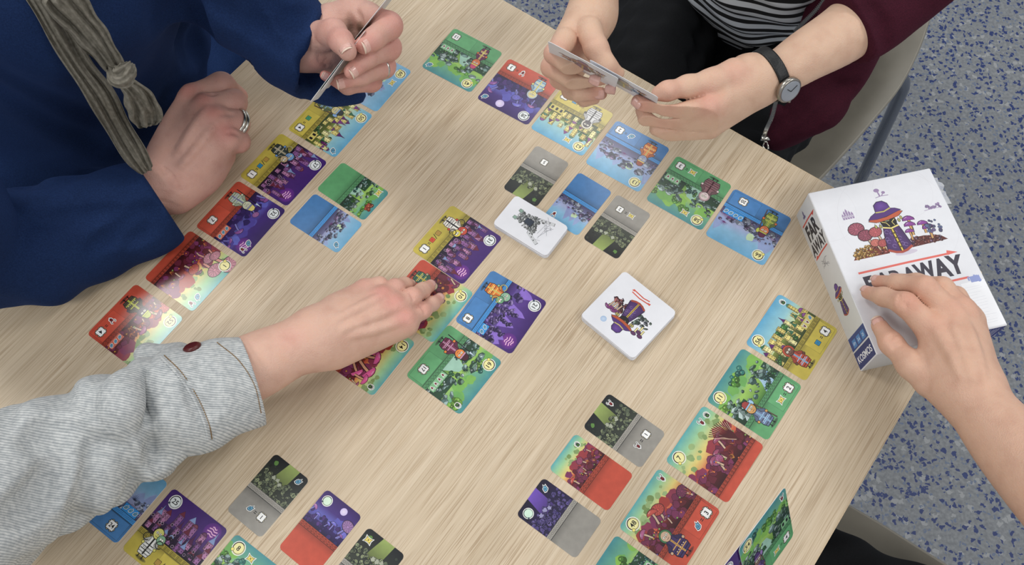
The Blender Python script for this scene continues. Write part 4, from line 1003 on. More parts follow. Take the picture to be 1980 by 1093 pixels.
def nail(hand, p0, p1, r, up, tipc=True, L=1.5, wd=50, back=.15):
    """curved plate seated on the last joint of a finger; p1 is the centre of the finger tip"""
    ax = (p1-p0)/np.linalg.norm(p1-p0); up = up-ax*(up @ ax); up /= np.linalg.norm(up); sd = np.cross(ax, up)
    def plate(u0, u1, r_, a0, nm, mt, lift):
        V, Fc = [], []; nu, nv = 7, 9
        for i in range(nu):
            u = u0+(u1-u0)*i/(nu-1); q = (u-u0)/(u1-u0)
            for j in range(nv):
                t = (j/(nv-1)*2-1); aa = math.radians(a0*(1 if nm != 'fingernail' else min(1, .62+q*1.2)))*t
                rr = r_*(1.0+lift) - max(0, u-.55*r)**2/(2.2*r)
                V.append(p1+ax*(u-(t*t)*.18*r*(q-.3))+(up*math.cos(aa)+sd*math.sin(aa))*rr)
        for i in range(nu-1):
            for j in range(nv-1): a = i*nv+j; Fc.append([a, a+1, a+nv+1, a+nv])
        o = obj(nm, V, Fc, mt, None, True); o.parent = hand; o.matrix_parent_inverse = hand.matrix_world.inverted()
        md = o.modifiers.new('thickness', 'SOLIDIFY'); md.thickness = .0005; md.offset = -1
    plate(-back*r-L*r*.55, r*.62, r*.99, wd, 'fingernail', M_NAIL, .015)
    if tipc: plate(r*.62, r*.88, r*.99, wd*.93, 'nail_edge', M_NAILTIP, .02)
def finger(G, js, k=.003):
    f = G.like(); f.chain(js, k)
    h = np.maximum(.0012-np.abs(G.F-f.F), 0)/.0012; G.F = np.minimum(G.F, f.F)+h*h*.0012*.35
def cloth(name, c, c2=None, rough=.85, scale=900, bump=.0006, fuzz=.3):
    m, nt, b = newmat(name); tc = nd(nt, 'ShaderNodeTexCoord')
    n = nd(nt, 'ShaderNodeTexNoise', Scale=scale, Detail=3.0); nt.links.new(tc.outputs['Object'], n.inputs['Vector'])
    n3 = nd(nt, 'ShaderNodeTexNoise', Scale=18, Detail=3.0); nt.links.new(tc.outputs['Object'], n3.inputs['Vector'])
    r = ramp(nt, n.outputs['Fac'], [(.3, c), (.7, c2 or tuple(min(1, x*1.18) for x in c))]); r3 = ramp(nt, n3.outputs['Fac'], [(.3, (.9, .9, .9)), (.7, (1, 1, 1))])
    nt.links.new(mix(nt, 1.0, r.outputs[0], r3.outputs[0], 'MULTIPLY'), b.inputs['Base Color']); b.inputs['Roughness'].default_value = rough
    b.inputs['Specular IOR Level'].default_value = .15; b.inputs['Sheen Weight'].default_value = fuzz; b.inputs['Sheen Roughness'].default_value = .6; b.inputs['Sheen Tint'].default_value = (*lin(tuple(min(1, x*1.6) for x in c)), 1)
    bp = nd(nt, 'ShaderNodeBump', Strength=.5, Distance=bump); nt.links.new(n.outputs['Fac'], bp.inputs['Height']); nt.links.new(bp.outputs[0], b.inputs['Normal'])
    return m
def striped(name, c1, c2, direction, period, duty=.5, rough=.85, wob=.0, bump=.0004):
    """woven or knitted stripes across a direction of space, in metres"""
    m, nt, b = newmat(name); tc = nd(nt, 'ShaderNodeTexCoord')
    n = nd(nt, 'ShaderNodeTexNoise', Scale=14, Detail=2.0); nt.links.new(tc.outputs['Object'], n.inputs['Vector'])
    dt = nd(nt, 'ShaderNodeVectorMath', _operation='DOT_PRODUCT'); nt.links.new(tc.outputs['Object'], dt.inputs[0]); d = np.array(direction, float); dt.inputs[1].default_value = tuple(d/np.linalg.norm(d))
    ad = nd(nt, 'ShaderNodeMath', _operation='MULTIPLY_ADD'); nt.links.new(n.outputs['Fac'], ad.inputs[0]); ad.inputs[1].default_value = wob; nt.links.new(dt.outputs['Value'], ad.inputs[2])
    mo = nd(nt, 'ShaderNodeMath', _operation='PINGPONG'); nt.links.new(ad.outputs[0], mo.inputs[0]); mo.inputs[1].default_value = period/2
    dv = nd(nt, 'ShaderNodeMath', _operation='DIVIDE'); nt.links.new(mo.outputs[0], dv.inputs[0]); dv.inputs[1].default_value = period/2
    return m, nt, b, tc, dv
class Person:
    def __init__(s, label, at):
        s.root = empty('person', at); tag(s.root, label, 'person'); bpy.context.view_layer.update()
def T(p, dz=0): return np.array([p[0], p[1], p[2]+dz])
def child(o, root):
    o.parent = root; o.matrix_parent_inverse = root.matrix_world.inverted(); return o

def band_on(root, name, body, c, axis, width, lift, tk, mat, label=None, n=40, rounded=True):
    """a band that hugs the body's own surface round an axis"""
    t_ = BVHTree.FromPolygons([v.co for v in body.data.vertices], [list(p.vertices) for p in body.data.polygons])
    a = np.cross(axis, UP); a /= np.linalg.norm(a); b = np.cross(axis, a); R_ = []
    for i in range(n):
        t = 2*math.pi*i/n; d = a*math.cos(t)+b*math.sin(t); rs = []
        for u in (-.4, 0, .4):
            o = c+axis*width*u; r = t_.ray_cast(Vector(o+d*.06), Vector(-d), .06); rs.append(.06-r[3] if r[0] is not None else 0)
        R_.append(max(rs))
    R_ = np.array(R_)
    if width < .006: R_[:] = np.median(R_[R_ > 0])*1.02
    R_[R_ <= 0] = np.median(R_[R_ > 0]) if (R_ > 0).any() else .01; R_ = np.minimum(R_, np.median(R_)*1.25)
    for _ in range(8): R_ = (np.roll(R_, 1)+R_*2+np.roll(R_, -1))/4
    prof = [(-.5, 0), (-.46, tk*.8), (-.3, tk), (.3, tk), (.46, tk*.8), (.5, 0), (.3, -.0006), (-.3, -.0006)]; V, Fc = [], []
    for i in range(n):
        t = 2*math.pi*i/n; d = a*math.cos(t)+b*math.sin(t)
        for u, h in prof: V.append(c+axis*width*u+d*(R_[i]+lift+h))
    m = len(prof)
    for i in range(n):
        for j in range(m): Fc.append([i*m+j, i*m+(j+1) % m, ((i+1) % n)*m+(j+1) % m, ((i+1) % n)*m+j])
    o = obj(name, V, Fc, mat, None, True); child(o, root); tag(o, label); return o, R_, a, b
# ================================================================== player in dark blue: torso, resting fist, hand with upright cards
BLUE = cloth('navy_knit', (.082, .150, .285), (.112, .192, .35), .9, 700, .0007, .35)
SK1, RD1 = (.80, .63, .575), (.80, .50, .47)
pa = Person('person in a dark blue jumper and grey scarf, one ringed fist on the table', (*P(150, 150, -.3)[:2], 0))
# --- body surface: fist, wrist and forearm; raised hand, wrist and forearm; both run into the sleeves
z0 = .036
wristA = J(318, 348, .040, 50); elA = J(150, 430, .05, 60)
lo, hi = bounds([J(230, 420, .03, 5), J(480, 130, .08, 5), J(470, 300, .0, 5)], .03); hi[2] = TABLE_H+.10; lo[2] = TABLE_H-.005
G = Field(lo, hi, .0013); FG = G.like()
K = [J(374, 190, .052, 27), J(401, 206, .060, 25), J(420, 232, .058, 25), J(444, 268, .048, 22)]      # knuckles, index to little finger
PI_ = [J(428, 166, .052, 25), J(452, 198, .050, 24), J(457, 238, .046, 24), J(462, 274, .036, 20)]       # middle joints
TI = [J(462, 186, .024, 17), J(458, 205, .018, 17), J(456, 240, .016, 16), J(452, 268, .014, 15)]
for k_, p_, t_ in zip(K, PI_, TI): finger(FG, [k_, p_, t_], .006)
wr = J(316, 345, .036, 46)
for k_, w_ in zip(K, (J(312, 322, .038, 36), J(318, 335, .044, 36), J(326, 350, .040, 36), J(336, 366, .032, 34))):
    m_ = ((k_[0]+w_[0])/2+UP*.004, (k_[1]+w_[1])/2*1.0); G.chain([k_, m_, w_], .014)
G.chain([J(425, 300, .026, 30), J(390, 340, .026, 38), J(340, 375, .028, 38)], .014)       # heel of the hand, little finger side
G.chain([J(360, 240, .030, 28), J(330, 300, .034, 34)], .012)
G.chain([J(322, 345, .036, 48), J(300, 362, .038, 47), J(255, 390, .04, 48)], .012)
G.merge(FG, .0035)
for k_ in K[:3]: G.cap((k_[0]+UP*k_[1]*.55, k_[1]*.50), (k_[0]+UP*k_[1]*.5+np.array([-.004, -.004, 0]), k_[1]*.45), .008)
for q_ in ([(399, 210), (372, 250), (340, 300)], [(418, 238), (385, 280), (350, 320)]): G.crease(q_, .0022, .006, 'u', .6)
for q in range(4): G.crease([(302+q*7, 312+q*4), (318+q*7, 335+q*4), (330+q*7, 360+q*5)], .0012, .002, 's', .4)
for q_ in ([(396, 176), (405, 182), (418, 182)], [(424, 222), (436, 220), (452, 222)], [(440, 258), (452, 256), (462, 262)]): G.crease(q_, .0016, .003, 's', .5)
spots = [(k_[0]+UP*.014, .6) for k_ in K]+[(p_[0], .55) for p_ in PI_]+[(t_[0], .5) for t_ in TI]
fist = G.mesh('hand', M_SKIN, pa.root, skin_cols(SK1, RD1, spots, .013, .10, 3), 2)
def ring_on(root, name, c, axis, r, wdt, mat, label, tk=.0012):
    axis = axis/np.linalg.norm(axis); a = np.cross(axis, UP); a /= np.linalg.norm(a); b = np.cross(axis, a); V, Fc = [], []; n = 32
    prof = [(-wdt/2, 0), (-wdt/2*.8, tk), (0, tk*1.5), (wdt/2*.8, tk), (wdt/2, 0), (0, -.0004)]
    for i in range(n):
        t = 2*math.pi*i/n; d = a*math.cos(t)+b*math.sin(t)
        for u, h_ in prof: V.append(c+axis*u+d*(r+h_))
    m = len(prof)
    for i in range(n):
        for j in range(m): Fc.append([i*m+j, i*m+(j+1) % m, ((i+1) % n)*m+(j+1) % m, ((i+1) % n)*m+j])
    o = obj(name, V, Fc, mat, None, True); child(o, root); tag(o, label); return o
M_SILVER = plain('silver', (.80, .79, .76), .22, 1.0)
ax_ = PI_[2][0]-K[2][0]; ax_ /= np.linalg.norm(ax_); ax2 = ax_*.8-UP*.5; ax2 /= np.linalg.norm(ax2)
for s_ in (-.0022, .0022): ring_on(pa.root, 'finger_ring', PI_[2][0]+ax2*(s_+.0015)+UP*.001, ax2, PI_[2][1]*1.08, .004, M_SILVER, 'silver ring on the fist')
# --- raised hand
zb = .155
lo, hi = bounds([J(560, 30, zb, 5), J(790, 5, zb, 5), J(690, 200, zb, 5)], .02); lo[2] = TABLE_H+.07; hi[2] = TABLE_H+.235; lo[0] -= .02; hi[1] += .02
G = Field(lo, hi, .0013); FG = G.like()
ix = [J(712, 34, .165, 27), J(751, 50, .175, 26.5), J(722, 76, .182, 21), J(704, 87, .185, 18)]
md_ = [J(722, 66, .145, 26), J(750, 92, .15, 25), J(710, 112, .165, 19), J(680, 138, .168, 15.5)]
rg = [J(718, 100, .125, 24), J(741, 128, .13, 23), J(700, 146, .145, 18), J(658, 159, .150, 15)]
lt = [J(702, 130, .110, 22), J(718, 158, .115, 19), J(672, 168, .125, 14), J(628, 146, .140, 10)]
for f_ in (ix, md_, rg, lt): finger(FG, f_, .005)
th = [J(610, 74, .155, 34), J(644, 64, .178, 26), J(660, 80, .188, 22), J(672, 100, .192, 18)]
finger(FG, th, .006)
for a_, b_ in (((640, 42, .150, 34), (712, 34, .155, 26)), ((640, 70, .140, 36), (722, 66, .140, 27)), ((640, 98, .125, 34), (718, 98, .120, 26)), ((645, 120, .115, 30), (702, 130, .108, 22))): G.cap(J(*a_), J(*b_), .012)
G.chain([J(560, 95, .13, 42), J(600, 95, .14, 44), J(640, 78, .140, 42)], .014)
G.chain([J(630, 50, .150, 30), J(680, 28, .158, 28), J(712, 34, .160, 26)], .01)
G.merge(FG, .003)
for q in range(6): G.crease([(602+q*2, 60+q*10), (616+q*2, 84+q*8), (634+q*3, 98+q*7)], .0012, .002, 's', .45)
G.crease([(676, 30), (678, 48), (686, 66)], .002, .004, 's', .5); G.crease([(690, 22), (698, 40), (700, 60)], .002, .004, 's', .5)
spots = [(ix[1][0], .9), (md_[1][0], .8), (rg[1][0], .6), (th[2][0], .5), (th[1][0], .4), (ix[3][0], .6), (md_[3][0], .5), (rg[3][0], .5), (lt[3][0], .9), (lt[1][0], .6)]
raised = G.mesh('hand', M_SKIN, pa.root, skin_cols(SK1, RD1, spots, .014, .06, 5), 2)
camdir = lambda p: (EYE-p)/np.linalg.norm(EYE-p)
for f_ in (th, ix, md_, rg, lt): nail(pa.root, f_[-2][0], f_[-1][0], f_[-1][1], camdir(f_[-1][0])+(np.array([.5, -.4, 0]) if f_ is not th else np.array([0, 0, 0])), True, 1.5, 48)
ax_ = rg[2][0]-rg[1][0]; ring_on(pa.root, 'finger_ring', rg[1][0]+ax_*.16, ax_, rg[1][1]*.965, .003, M_SILVER, 'thin silver ring on the raised hand', .0009)
# --- blue trousers on the lap beside the table
G = Field(np.array([-.62, .60, TABLE_H-.36]), np.array([-.16, 1.05, TABLE_H-.03]), .0035)
G.cap((P(330, 190, -.17), .085), (P(450, 60, -.15), .088), .02); G.cap((P(450, 60, -.15), .088), (P(560, 60, -.16), .075), .02)
G.ripple(lambda x, y, z: .0018*np.sin(70*x+50*y))
G.mesh('trousers', cloth('blue_trouser_cloth', (.17, .27, .47), (.22, .33, .55), .9, 900, .0005, .2), pa.root, None, 2)
# --- jumper: one garment, torso and both sleeves with open cuffs
lo = np.array(P(-60, 560, .0)); hi = np.array(P(690, 30, .25)); 
lo = np.array([-.72, .36, TABLE_H-.34]); hi = np.array([-.12, 1.02, TABLE_H+.36])
G = Field(lo, hi, .003)
Jm = lambda x, y, z, r: J(x, y, z, r)
G.cap(Jm(142, 140, -.22, 222), Jm(122, 70, .0, 240), .05); G.cap(Jm(122, 70, .0, 240), Jm(100, -90, .22, 230), .05)
G.cap(Jm(-60, 360, -.1, 150), Jm(60, 300, -.1, 150), .03)                     # lap in the same blue
G.chain([Jm(-190, 360, .20, 150), Jm(-60, 480, .085, 118), Jm(120, 440, .056, 92), Jm(250, 398, .044, 78), Jm(300, 388, .042, 74)], .02)
G.cap(Jm(100, 520, .035, 60), Jm(308, 430, .026, 45), .03)                           # slack underside of the sleeve on the table
G.chain([Jm(330, -200, .22, 190), Jm(430, -60, .20, 125), Jm(520, 25, .165, 96), Jm(575, 78, .145, 86), Jm(600, 96, .140, 86)], .02)
G.cap(Jm(560, 110, .115, 55), Jm(650, 160, .09, 46), .03)
def rp(x, y, z):
    return (.0014*np.sin(50*x+25*y+6*np.sin(9*z+16*x))+.0010*np.sin(75*y-40*z+12*x)+.0022*np.sin(22*(x-y)+14*z))
G.ripple(rp)
cA = P(297, 372, .045); nA = P(340, 350, .045)-P(255, 398, .045); nA /= np.linalg.norm(nA)
# cut the resting sleeve off square at its cuff, only near that cuff
def cutcap(G, c, n, r):
    sl, X = G.sub(c-r, c+r); q = X-c; D = q @ n; rad = np.linalg.norm(q, axis=-1)
    G.F[sl] = np.where(rad < r*.98, np.maximum(G.F[sl], D), G.F[sl])
for c, n, r in ((P(300, 372, .04), nA, .07),):
    G.chain([(c-n*.035, .030), (c+n*.03, .033)], .003, 's')
    G.cut(c, n, .075)
cB = P(604, 100, .13); nB = P(690, 128, .13)-P(560, 78, .15); nB /= np.linalg.norm(nB)
G.chain([(cB-nB*.045, .034), (cB+nB*.03, .038)], .003, 's'); G.cut(cB, nB, .085)
for q_ in ([(400, -10), (450, 30), (500, 60)], [(470, 0), (510, 50), (545, 100)], [(560, 40), (575, 90), (590, 130)], [(520, 10), (560, 40), (600, 30)], [(60, 430), (140, 420), (230, 410)], [(180, 480), (240, 440), (280, 400)], [(30, 360), (100, 350), (180, 330)], [(250, 470), (290, 440), (300, 400)]): G.crease(q_, .008, .010, 's', .15, 12)
for q_ in ([(330, 0), (352, 60), (380, 120)], [(368, 0), (378, 60), (392, 110)]): G.crease(q_, .012, .02, 's', .4, 12)
G.chain([J(598, 140, .105, 48), J(640, 172, .085, 34), J(690, 184, .075, 18)], .012); G.chain([J(612, 130, .135, 40), J(655, 156, .125, 30), J(710, 158, .12, 26)], .006, 's'); G.crease([(600, 120), (606, 150), (625, 178)], .004, .008)
zc = TABLE_H+.0012
sl = np.meshgrid(*G.ax, indexing='ij'); onT = ((sl[0]-corner[0])*ea[0]+(sl[1]-corner[1])*ea[1] > -.002) & ((sl[0]-corner[0])*eb[0]+(sl[1]-corner[1])*eb[1] < TW+.004)
G.F = np.where(onT & (sl[2] < zc+.004), np.maximum(G.F, np.maximum(zc-sl[2], .0005)), G.F); del sl, onT
G.mesh('jumper', BLUE, pa.root, None, 2)
# --- scarf: two pleated tails and a knotted end
SCARF = cloth('crinkled_grey_cotton', (.40, .385, .345), (.52, .50, .46), .9, 260, .0009, .1)
def pleated(name, path, n_pl, root, mat, amp=.2, n=56, flat=.5, seed=0):
    """loose cloth tail along a path of (px, py, z, half width in px) with lengthwise pleats"""
    q = spline(path, 30); rs = random.Random(seed); ph = [rs.uniform(0, 6) for _ in range(6)]; V, Fc = [], []
    c = [P(a[0], a[1], a[2]) for a in q]; R_ = [a[3]*mmpx(p) for a, p in zip(q, c)]; m = len(c)
    for i in range(m):
        t = c[min(i+1, m-1)]-c[max(i-1, 0)]; t /= np.linalg.norm(t); vd = camdir(c[i]); sd = np.cross(t, vd); sd /= np.linalg.norm(sd); up_ = np.cross(sd, t)
        for k in range(n):
            a = 2*math.pi*k/n; s_ = math.cos(a); h_ = math.sin(a)
            pl = (abs(math.sin(n_pl*s_*1.9+ph[5]+1.2*math.sin(i*.12)))-.5)*amp*3.2+math.sin(n_pl*s_*2.2+ph[0]+2.2*math.sin(i*.16+ph[1]))*amp+math.sin(n_pl*1.7*s_+ph[2]+i*.21)*amp*.5+math.sin(i*.9+s_*3+ph[3])*amp*.18
            V.append(c[i]+sd*s_*R_[i]*(1+.06*math.sin(i*.7+ph[4]+h_))+up_*(h_*flat*R_[i]*.8+(pl*R_[i]*.62*min(1, 3*abs(h_)) if h_ > -.2 else 0)))
    for i in range(m-1):
        for k in range(n): Fc.append([i*n+k, i*n+(k+1) % n, (i+1)*n+(k+1) % n, (i+1)*n+k])
    Fc += [list(range(n))[::-1], list(range((m-1)*n, m*n))]
    o = obj(name, V, Fc, mat, None, True); child(o, root); md = o.modifiers.new('smooth', 'SUBSURF'); md.levels = md.render_levels = 1; return o
zs = .175
pleated('scarf_tail', [(70, -25, zs+.10, 30), (112, 50, zs+.07, 27), (150, 120, zs+.04, 25), (192, 180, zs+.01, 26), (225, 240, zs-.03, 25), (262, 300, zs-.06, 22), (284, 330, zs-.08, 16)], 4, pa.root, SCARF, .30, seed=1)
pleated('scarf_tail', [(110, -20, zs+.12, 40), (155, 40, zs+.09, 34), (190, 85, zs+.07, 28), (220, 125, zs+.05, 20), (238, 148, zs+.04, 18)], 4, pa.root, SCARF, .26, seed=2)
pleated('scarf_knot', [(214, 132, zs+.05, 10), (230, 150, zs+.055, 22), (244, 140, zs+.055, 20), (252, 124, zs+.05, 9)], 3, pa.root, SCARF, .18, seed=3, flat=.8)
pleated('scarf_end', [(240, 158, zs+.03, 12), (258, 176, zs+.02, 22), (275, 205, zs+.0, 31), (286, 232, zs-.02, 27), (290, 243, zs-.025, 20)], 3, pa.root, SCARF, .30, seed=4, flat=.35)

# --- three cards standing in the raised hand, seen on edge
def card3(root, TLp, TRp, BLp):
    """stand a card up: its top-left and top-right corners and the way down"""
    x = TRp-TLp; x /= np.linalg.norm(x); y = TLp-BLp; y -= x*(y @ x); y /= np.linalg.norm(y); zz = np.cross(x, y)
    W_ = .068; o = TLp+x*W_/2-y*.0673/2
    root.matrix_world = Matrix([[x[i], y[i], zz[i], o[i]] for i in range(3)]+[[0, 0, 0, 1]])
for k, (a_, b_, pan, sc_) in enumerate((((756, -12), (668, 98), 'green', 'green_day'), ((706, 60), (625, 170), 'red', 'red_day'), ((686, 84), (601, 196), 'blue', 'blue_day'))):
    z_ = .205-.008*k; tl, tr = P(*a_, z_), P(*b_, z_-.03)
    r_ = make_card(['upright card with a yellow disc, outermost of the fan in the raised hand', 'upright card seen edge-on, middle one of the fan in the raised hand', 'upright card seen edge-on, lowest and leftmost of the fan in the raised hand'][k], panel=pan, sc=sc_, disc=True, seed=900+k, group='cards fanned in the hand of the blue-jumper player')
    dn = -camdir((tl+tr)/2)+.08*np.array([.7, -.6, 0])
    card3(r_, tl, tr, tl+dn*.067)
# ================================================================== player in the striped shirt: two hands with cards, forearms, jeans, hoodie
SK2, RD2 = (.83, .695, .60), (.83, .60, .54)
pb = Person('person in a striped shirt and maroon hoodie holding cards above dark jeans', (*P(1450, 0, -.3)[:2], 0))
def box_field(pts, pad, h, z0=None, z1=None):
    q = np.array(pts); lo, hi = q.min(0)-pad, q.max(0)+pad
    if z0 is not None: lo[2] = TABLE_H+z0
    if z1 is not None: hi[2] = TABLE_H+z1
    return Field(lo, hi, h)
G = box_field([P(1040, 210, .1), P(1240, -60, .24), P(1040, -60, .2)], .02, .0013, .08, .245); FG = G.like()
ix = [J(1092, 78, .170, 24), J(1072, 104, .178, 19), J(1112, 139, .186, 16.5), J(1156, 156, .188, 14.5)]
md_ = [J(1084, 96, .152, 23), J(1066, 130, .155, 19), J(1115, 163, .163, 15.5), J(1184, 171, .166, 13.5)]
rg = [J(1092, 118, .136, 21), J(1082, 152, .134, 18), J(1118, 180, .140, 14.5), J(1162, 181, .142, 12.5)]
lt = [J(1104, 135, .122, 18), J(1102, 176, .118, 14.5), J(1130, 193, .122, 12), J(1150, 192, .124, 10.5)]
for f_ in (ix, md_, rg, lt): finger(FG, f_, .005)
th = [J(1138, 58, .170, 27), J(1153, 94, .176, 22), J(1172, 126, .170, 18), J(1196, 141, .160, 12)]
finger(FG, th, .007)
for a_, b_ in (((1135, 25, .160, 36), (1092, 78, .164, 24)), ((1142, 30, .150, 36), (1090, 98, .150, 24)), ((1150, 35, .140, 34), (1098, 118, .136, 23)), ((1155, 45, .130, 30), (1112, 135, .124, 20))): G.cap(J(*a_), J(*b_), .012)
G.chain([J(1160, -80, .17, 50), J(1152, -20, .158, 45), J(1148, 22, .152, 42), J(1142, 55, .158, 34)], .014)
G.merge(FG, .003)
spots = [(ix[1][0], .7), (md_[1][0], .7), (rg[1][0], .5), (th[1][0], .35), (ix[3][0], .8), (md_[3][0], .9), (rg[3][0], .8), (J(1120, 95, .16, 1)[0], .7)]
G.mesh('hand', M_SKIN, pb.root, skin_cols(SK2, RD2, spots, .014), 2)
for f_ in (ix, md_, rg): nail(pb.root, f_[-2][0], f_[-1][0], f_[-1][1], camdir(f_[-1][0])+np.array([.35, -.45, .1]), False, 1.5, 46)
# right hand with its forearm up to the pushed-back sleeve
G = box_field([P(1220, 280, .08), P(1700, -30, .2), P(1700, 140, .1)], .02, .0014, .06, .235); FG = G.like()
ix = [J(1368, 208, .155, 24), J(1292, 226, .162, 20), J(1254, 214, .168, 16.5), J(1234, 196, .170, 13.5)]
md_ = [J(1366, 234, .138, 23), J(1284, 253, .142, 19), J(1252, 236, .146, 15), J(1240, 214, .150, 12)]
rg = [J(1372, 246, .120, 22), J(1300, 260, .122, 17), J(1268, 250, .124, 13)]
for f_ in (ix, md_, rg): finger(FG, f_, .005)
th = [J(1420, 146, .158, 34), J(1376, 160, .163, 25), J(1330, 167, .168, 19.5), J(1290, 176, .172, 17), J(1272, 181, .17, 13)]
finger(FG, th, .008)
for a_, b_ in (((1450, 150, .15, 38), (1368, 206, .152, 24)), ((1455, 165, .142, 38), (1368, 228, .140, 24)), ((1460, 175, .132, 34), (1374, 246, .122, 22))): G.cap(J(*a_), J(*b_), .012)
G.cap(J(1392, 166, .155, 22), J(1386, 196, .152, 20), .012); G.cap(J(1385, 182, .154, 20), J(1354, 190, .156, 12), .008)
wrc, elc = J(1500, 143, .145, 43), J(1640, 58, .150, 58)
G.chain([J(1445, 152, .148, 42), wrc, J(1560, 107, .150, 50), elc, J(1730, -20, .16, 64)], .014)
G.merge(FG, .003)
spots = [(ix[0][0]+UP*.01, .7), (ix[1][0], .5), (md_[1][0], .5), (th[3][0], .6), (th[1][0], .4), (ix[3][0], .9), (J(1420, 140, .17, 1)[0], .5)]
whand = G.mesh('hand', M_SKIN, pb.root, skin_cols(SK2, RD2, spots, .016), 2)
nail(pb.root, ix[-2][0], ix[-1][0], ix[-1][1], np.array([-.75, -.55, .45]), False, 1.4, 44)
# watch
axw = J(1560, 107, .150, 1)[0]-wrc[0]; axw /= np.linalg.norm(axw); cw = J(1492, 148, .145, 43)[0]
M_STRAP = plain('black_leather', (.045, .045, .05), .45, noise=.2, scale=500, bump=.0004)
watch = empty('wristwatch', tuple(cw)); tag(watch, 'wristwatch with black leather strap and silver case on the bare wrist', 'watch'); bpy.context.view_layer.update()
_, RW, aw, bw_ = band_on(watch, 'strap', whand, cw, axw, .0115, .0004, .0016, M_STRAP)
def on_wrist(n):
    n = n-axw*(n @ axw); n /= np.linalg.norm(n); t = math.atan2(n @ bw_, n @ aw) % (2*math.pi); return n, RW[int(t/(2*math.pi)*len(RW)) % len(RW)]
vd_ = camdir(cw); dn_ = P(1486, 190, .145)-cw; nwv, rw = on_wrist(dn_/np.linalg.norm(dn_)*1.0+vd_*.2); ux = axw; uy = np.cross(nwv, ux)
def disc_on(name, c, n, ux, uy, prof, mat, parent, m=28):
    V, Fc = [], []
    for i in range(m):
        t = 2*math.pi*i/m; d = ux*math.cos(t)+uy*math.sin(t)
        for r, h_ in prof: V.append(c+d*r+n*h_)
    k = len(prof)
    for i in range(m):
        for j in range(k-1): Fc.append([i*k+j, ((i+1) % m)*k+j, ((i+1) % m)*k+j+1, i*k+j+1])
    Fc.append([i*k for i in range(m)][::-1]); Fc.append([i*k+k-1 for i in range(m)])
    o = obj(name, V, Fc, mat, None, True); return child(o, parent)
M_STEEL = plain('brushed_steel', (.62, .60, .57), .28, 1.0); M_DIAL = plain('watch_dial', (.55, .57, .60), .25)
cf = cw+nwv*(rw+.0012)
disc_on('watch_case', cf, nwv, ux, uy, [(.0118, 0), (.0128, .001), (.0128, .005), (.0115, .0062), (.0108, .0060)], M_STEEL, watch)
disc_on('dial', cf, nwv, ux, uy, [(.0106, .0059), (.0106, .0064), (.0100, .0066)], M_DIAL, watch)
v, f = tube([cf+uy*.0125*-1+nwv*.003, cf-uy*.0155+nwv*.003], .0014, 10); child(obj('crown', v, f, M_STEEL), watch)
for a_, L_ in ((.4, .008), (2.2, .006)):
    d = ux*math.cos(a_)+uy*math.sin(a_); v, f = tube([cf+nwv*.0068, cf+nwv*.0068+d*L_], .00035, 6); child(obj('watch_hand', v, f, M_STRAP), watch)
dn_ = P(1470, 112, .145)-cw; nb, rw = on_wrist(dn_/np.linalg.norm(dn_)+vd_*.15); cb_ = cw+nb*(rw+.0022)
v, f = tube([cb_+axw*.007+np.cross(nb, axw)*.005, cb_-axw*.007+np.cross(nb, axw)*.005, cb_-axw*.007-np.cross(nb, axw)*.005, cb_+axw*.007-np.cross(nb, axw)*.005, cb_+axw*.007+np.cross(nb, axw)*.005], .0009, 8); child(obj('buckle', v, f, M_SILVER), watch)
# jeans
JEANS = cloth('dark_denim', (.075, .08, .09), (.115, .12, .13), .85, 1300, .0004, .15)
G = Field(np.array([.05, .60, TABLE_H-.33]), np.array([.62, 1.12, TABLE_H+.03]), .0035)
G.chain([J(1400, -60, -.20, 150), J(1310, 30, -.175, 118), J(1262, 120, -.155, 98), J(1228, 230, -.150, 88)], .03)
G.chain([J(1590, 20, -.22, 128), J(1530, 140, -.185, 112), J(1466, 240, -.165, 92), J(1406, 330, -.155, 84)], .03)
G.cap(J(1480, -20, -.18, 150), J(1550, -30, -.18, 125), .03)
G.ripple(lambda x, y, z: .0022*np.sin(70*x-50*y+9*np.sin(30*z))+.0015*np.sin(160*y+60*x))
G.chain([P_ for P_ in (J(1372, 20, -.085, 3), J(1385, 60, -.09, 3), J(1382, 100, -.10, 3))], .006, 's')
G.mesh('jeans', JEANS, pb.root, None, 2)
# striped shirt
m, nt, b, tc, dv = striped('striped_jersey', None, None, (.10, .22, 1), .0185, wob=.012)
gt = ramp(nt, dv.outputs[0], [(.42, (.045, .045, .055)), (.47, (.82, .84, .86))]); nt.links.new(gt.outputs[0], b.inputs['Base Color']); b.inputs['Roughness'].default_value = .85
STRIPE = m
G = Field(np.array([.12, .72, TABLE_H-.20]), np.array([.60, 1.16, TABLE_H+.30]), .0035)
G.chain([J(1480, -70, -.10, 168), J(1500, -140, .06, 180), J(1520, -260, .2, 190)], .03)
G.ripple(lambda x, y, z: .0030*np.sin(75*x+40*z)+.0022*np.sin(110*z+30*x))
G.mesh('shirt', STRIPE, pb.root, None, 2)
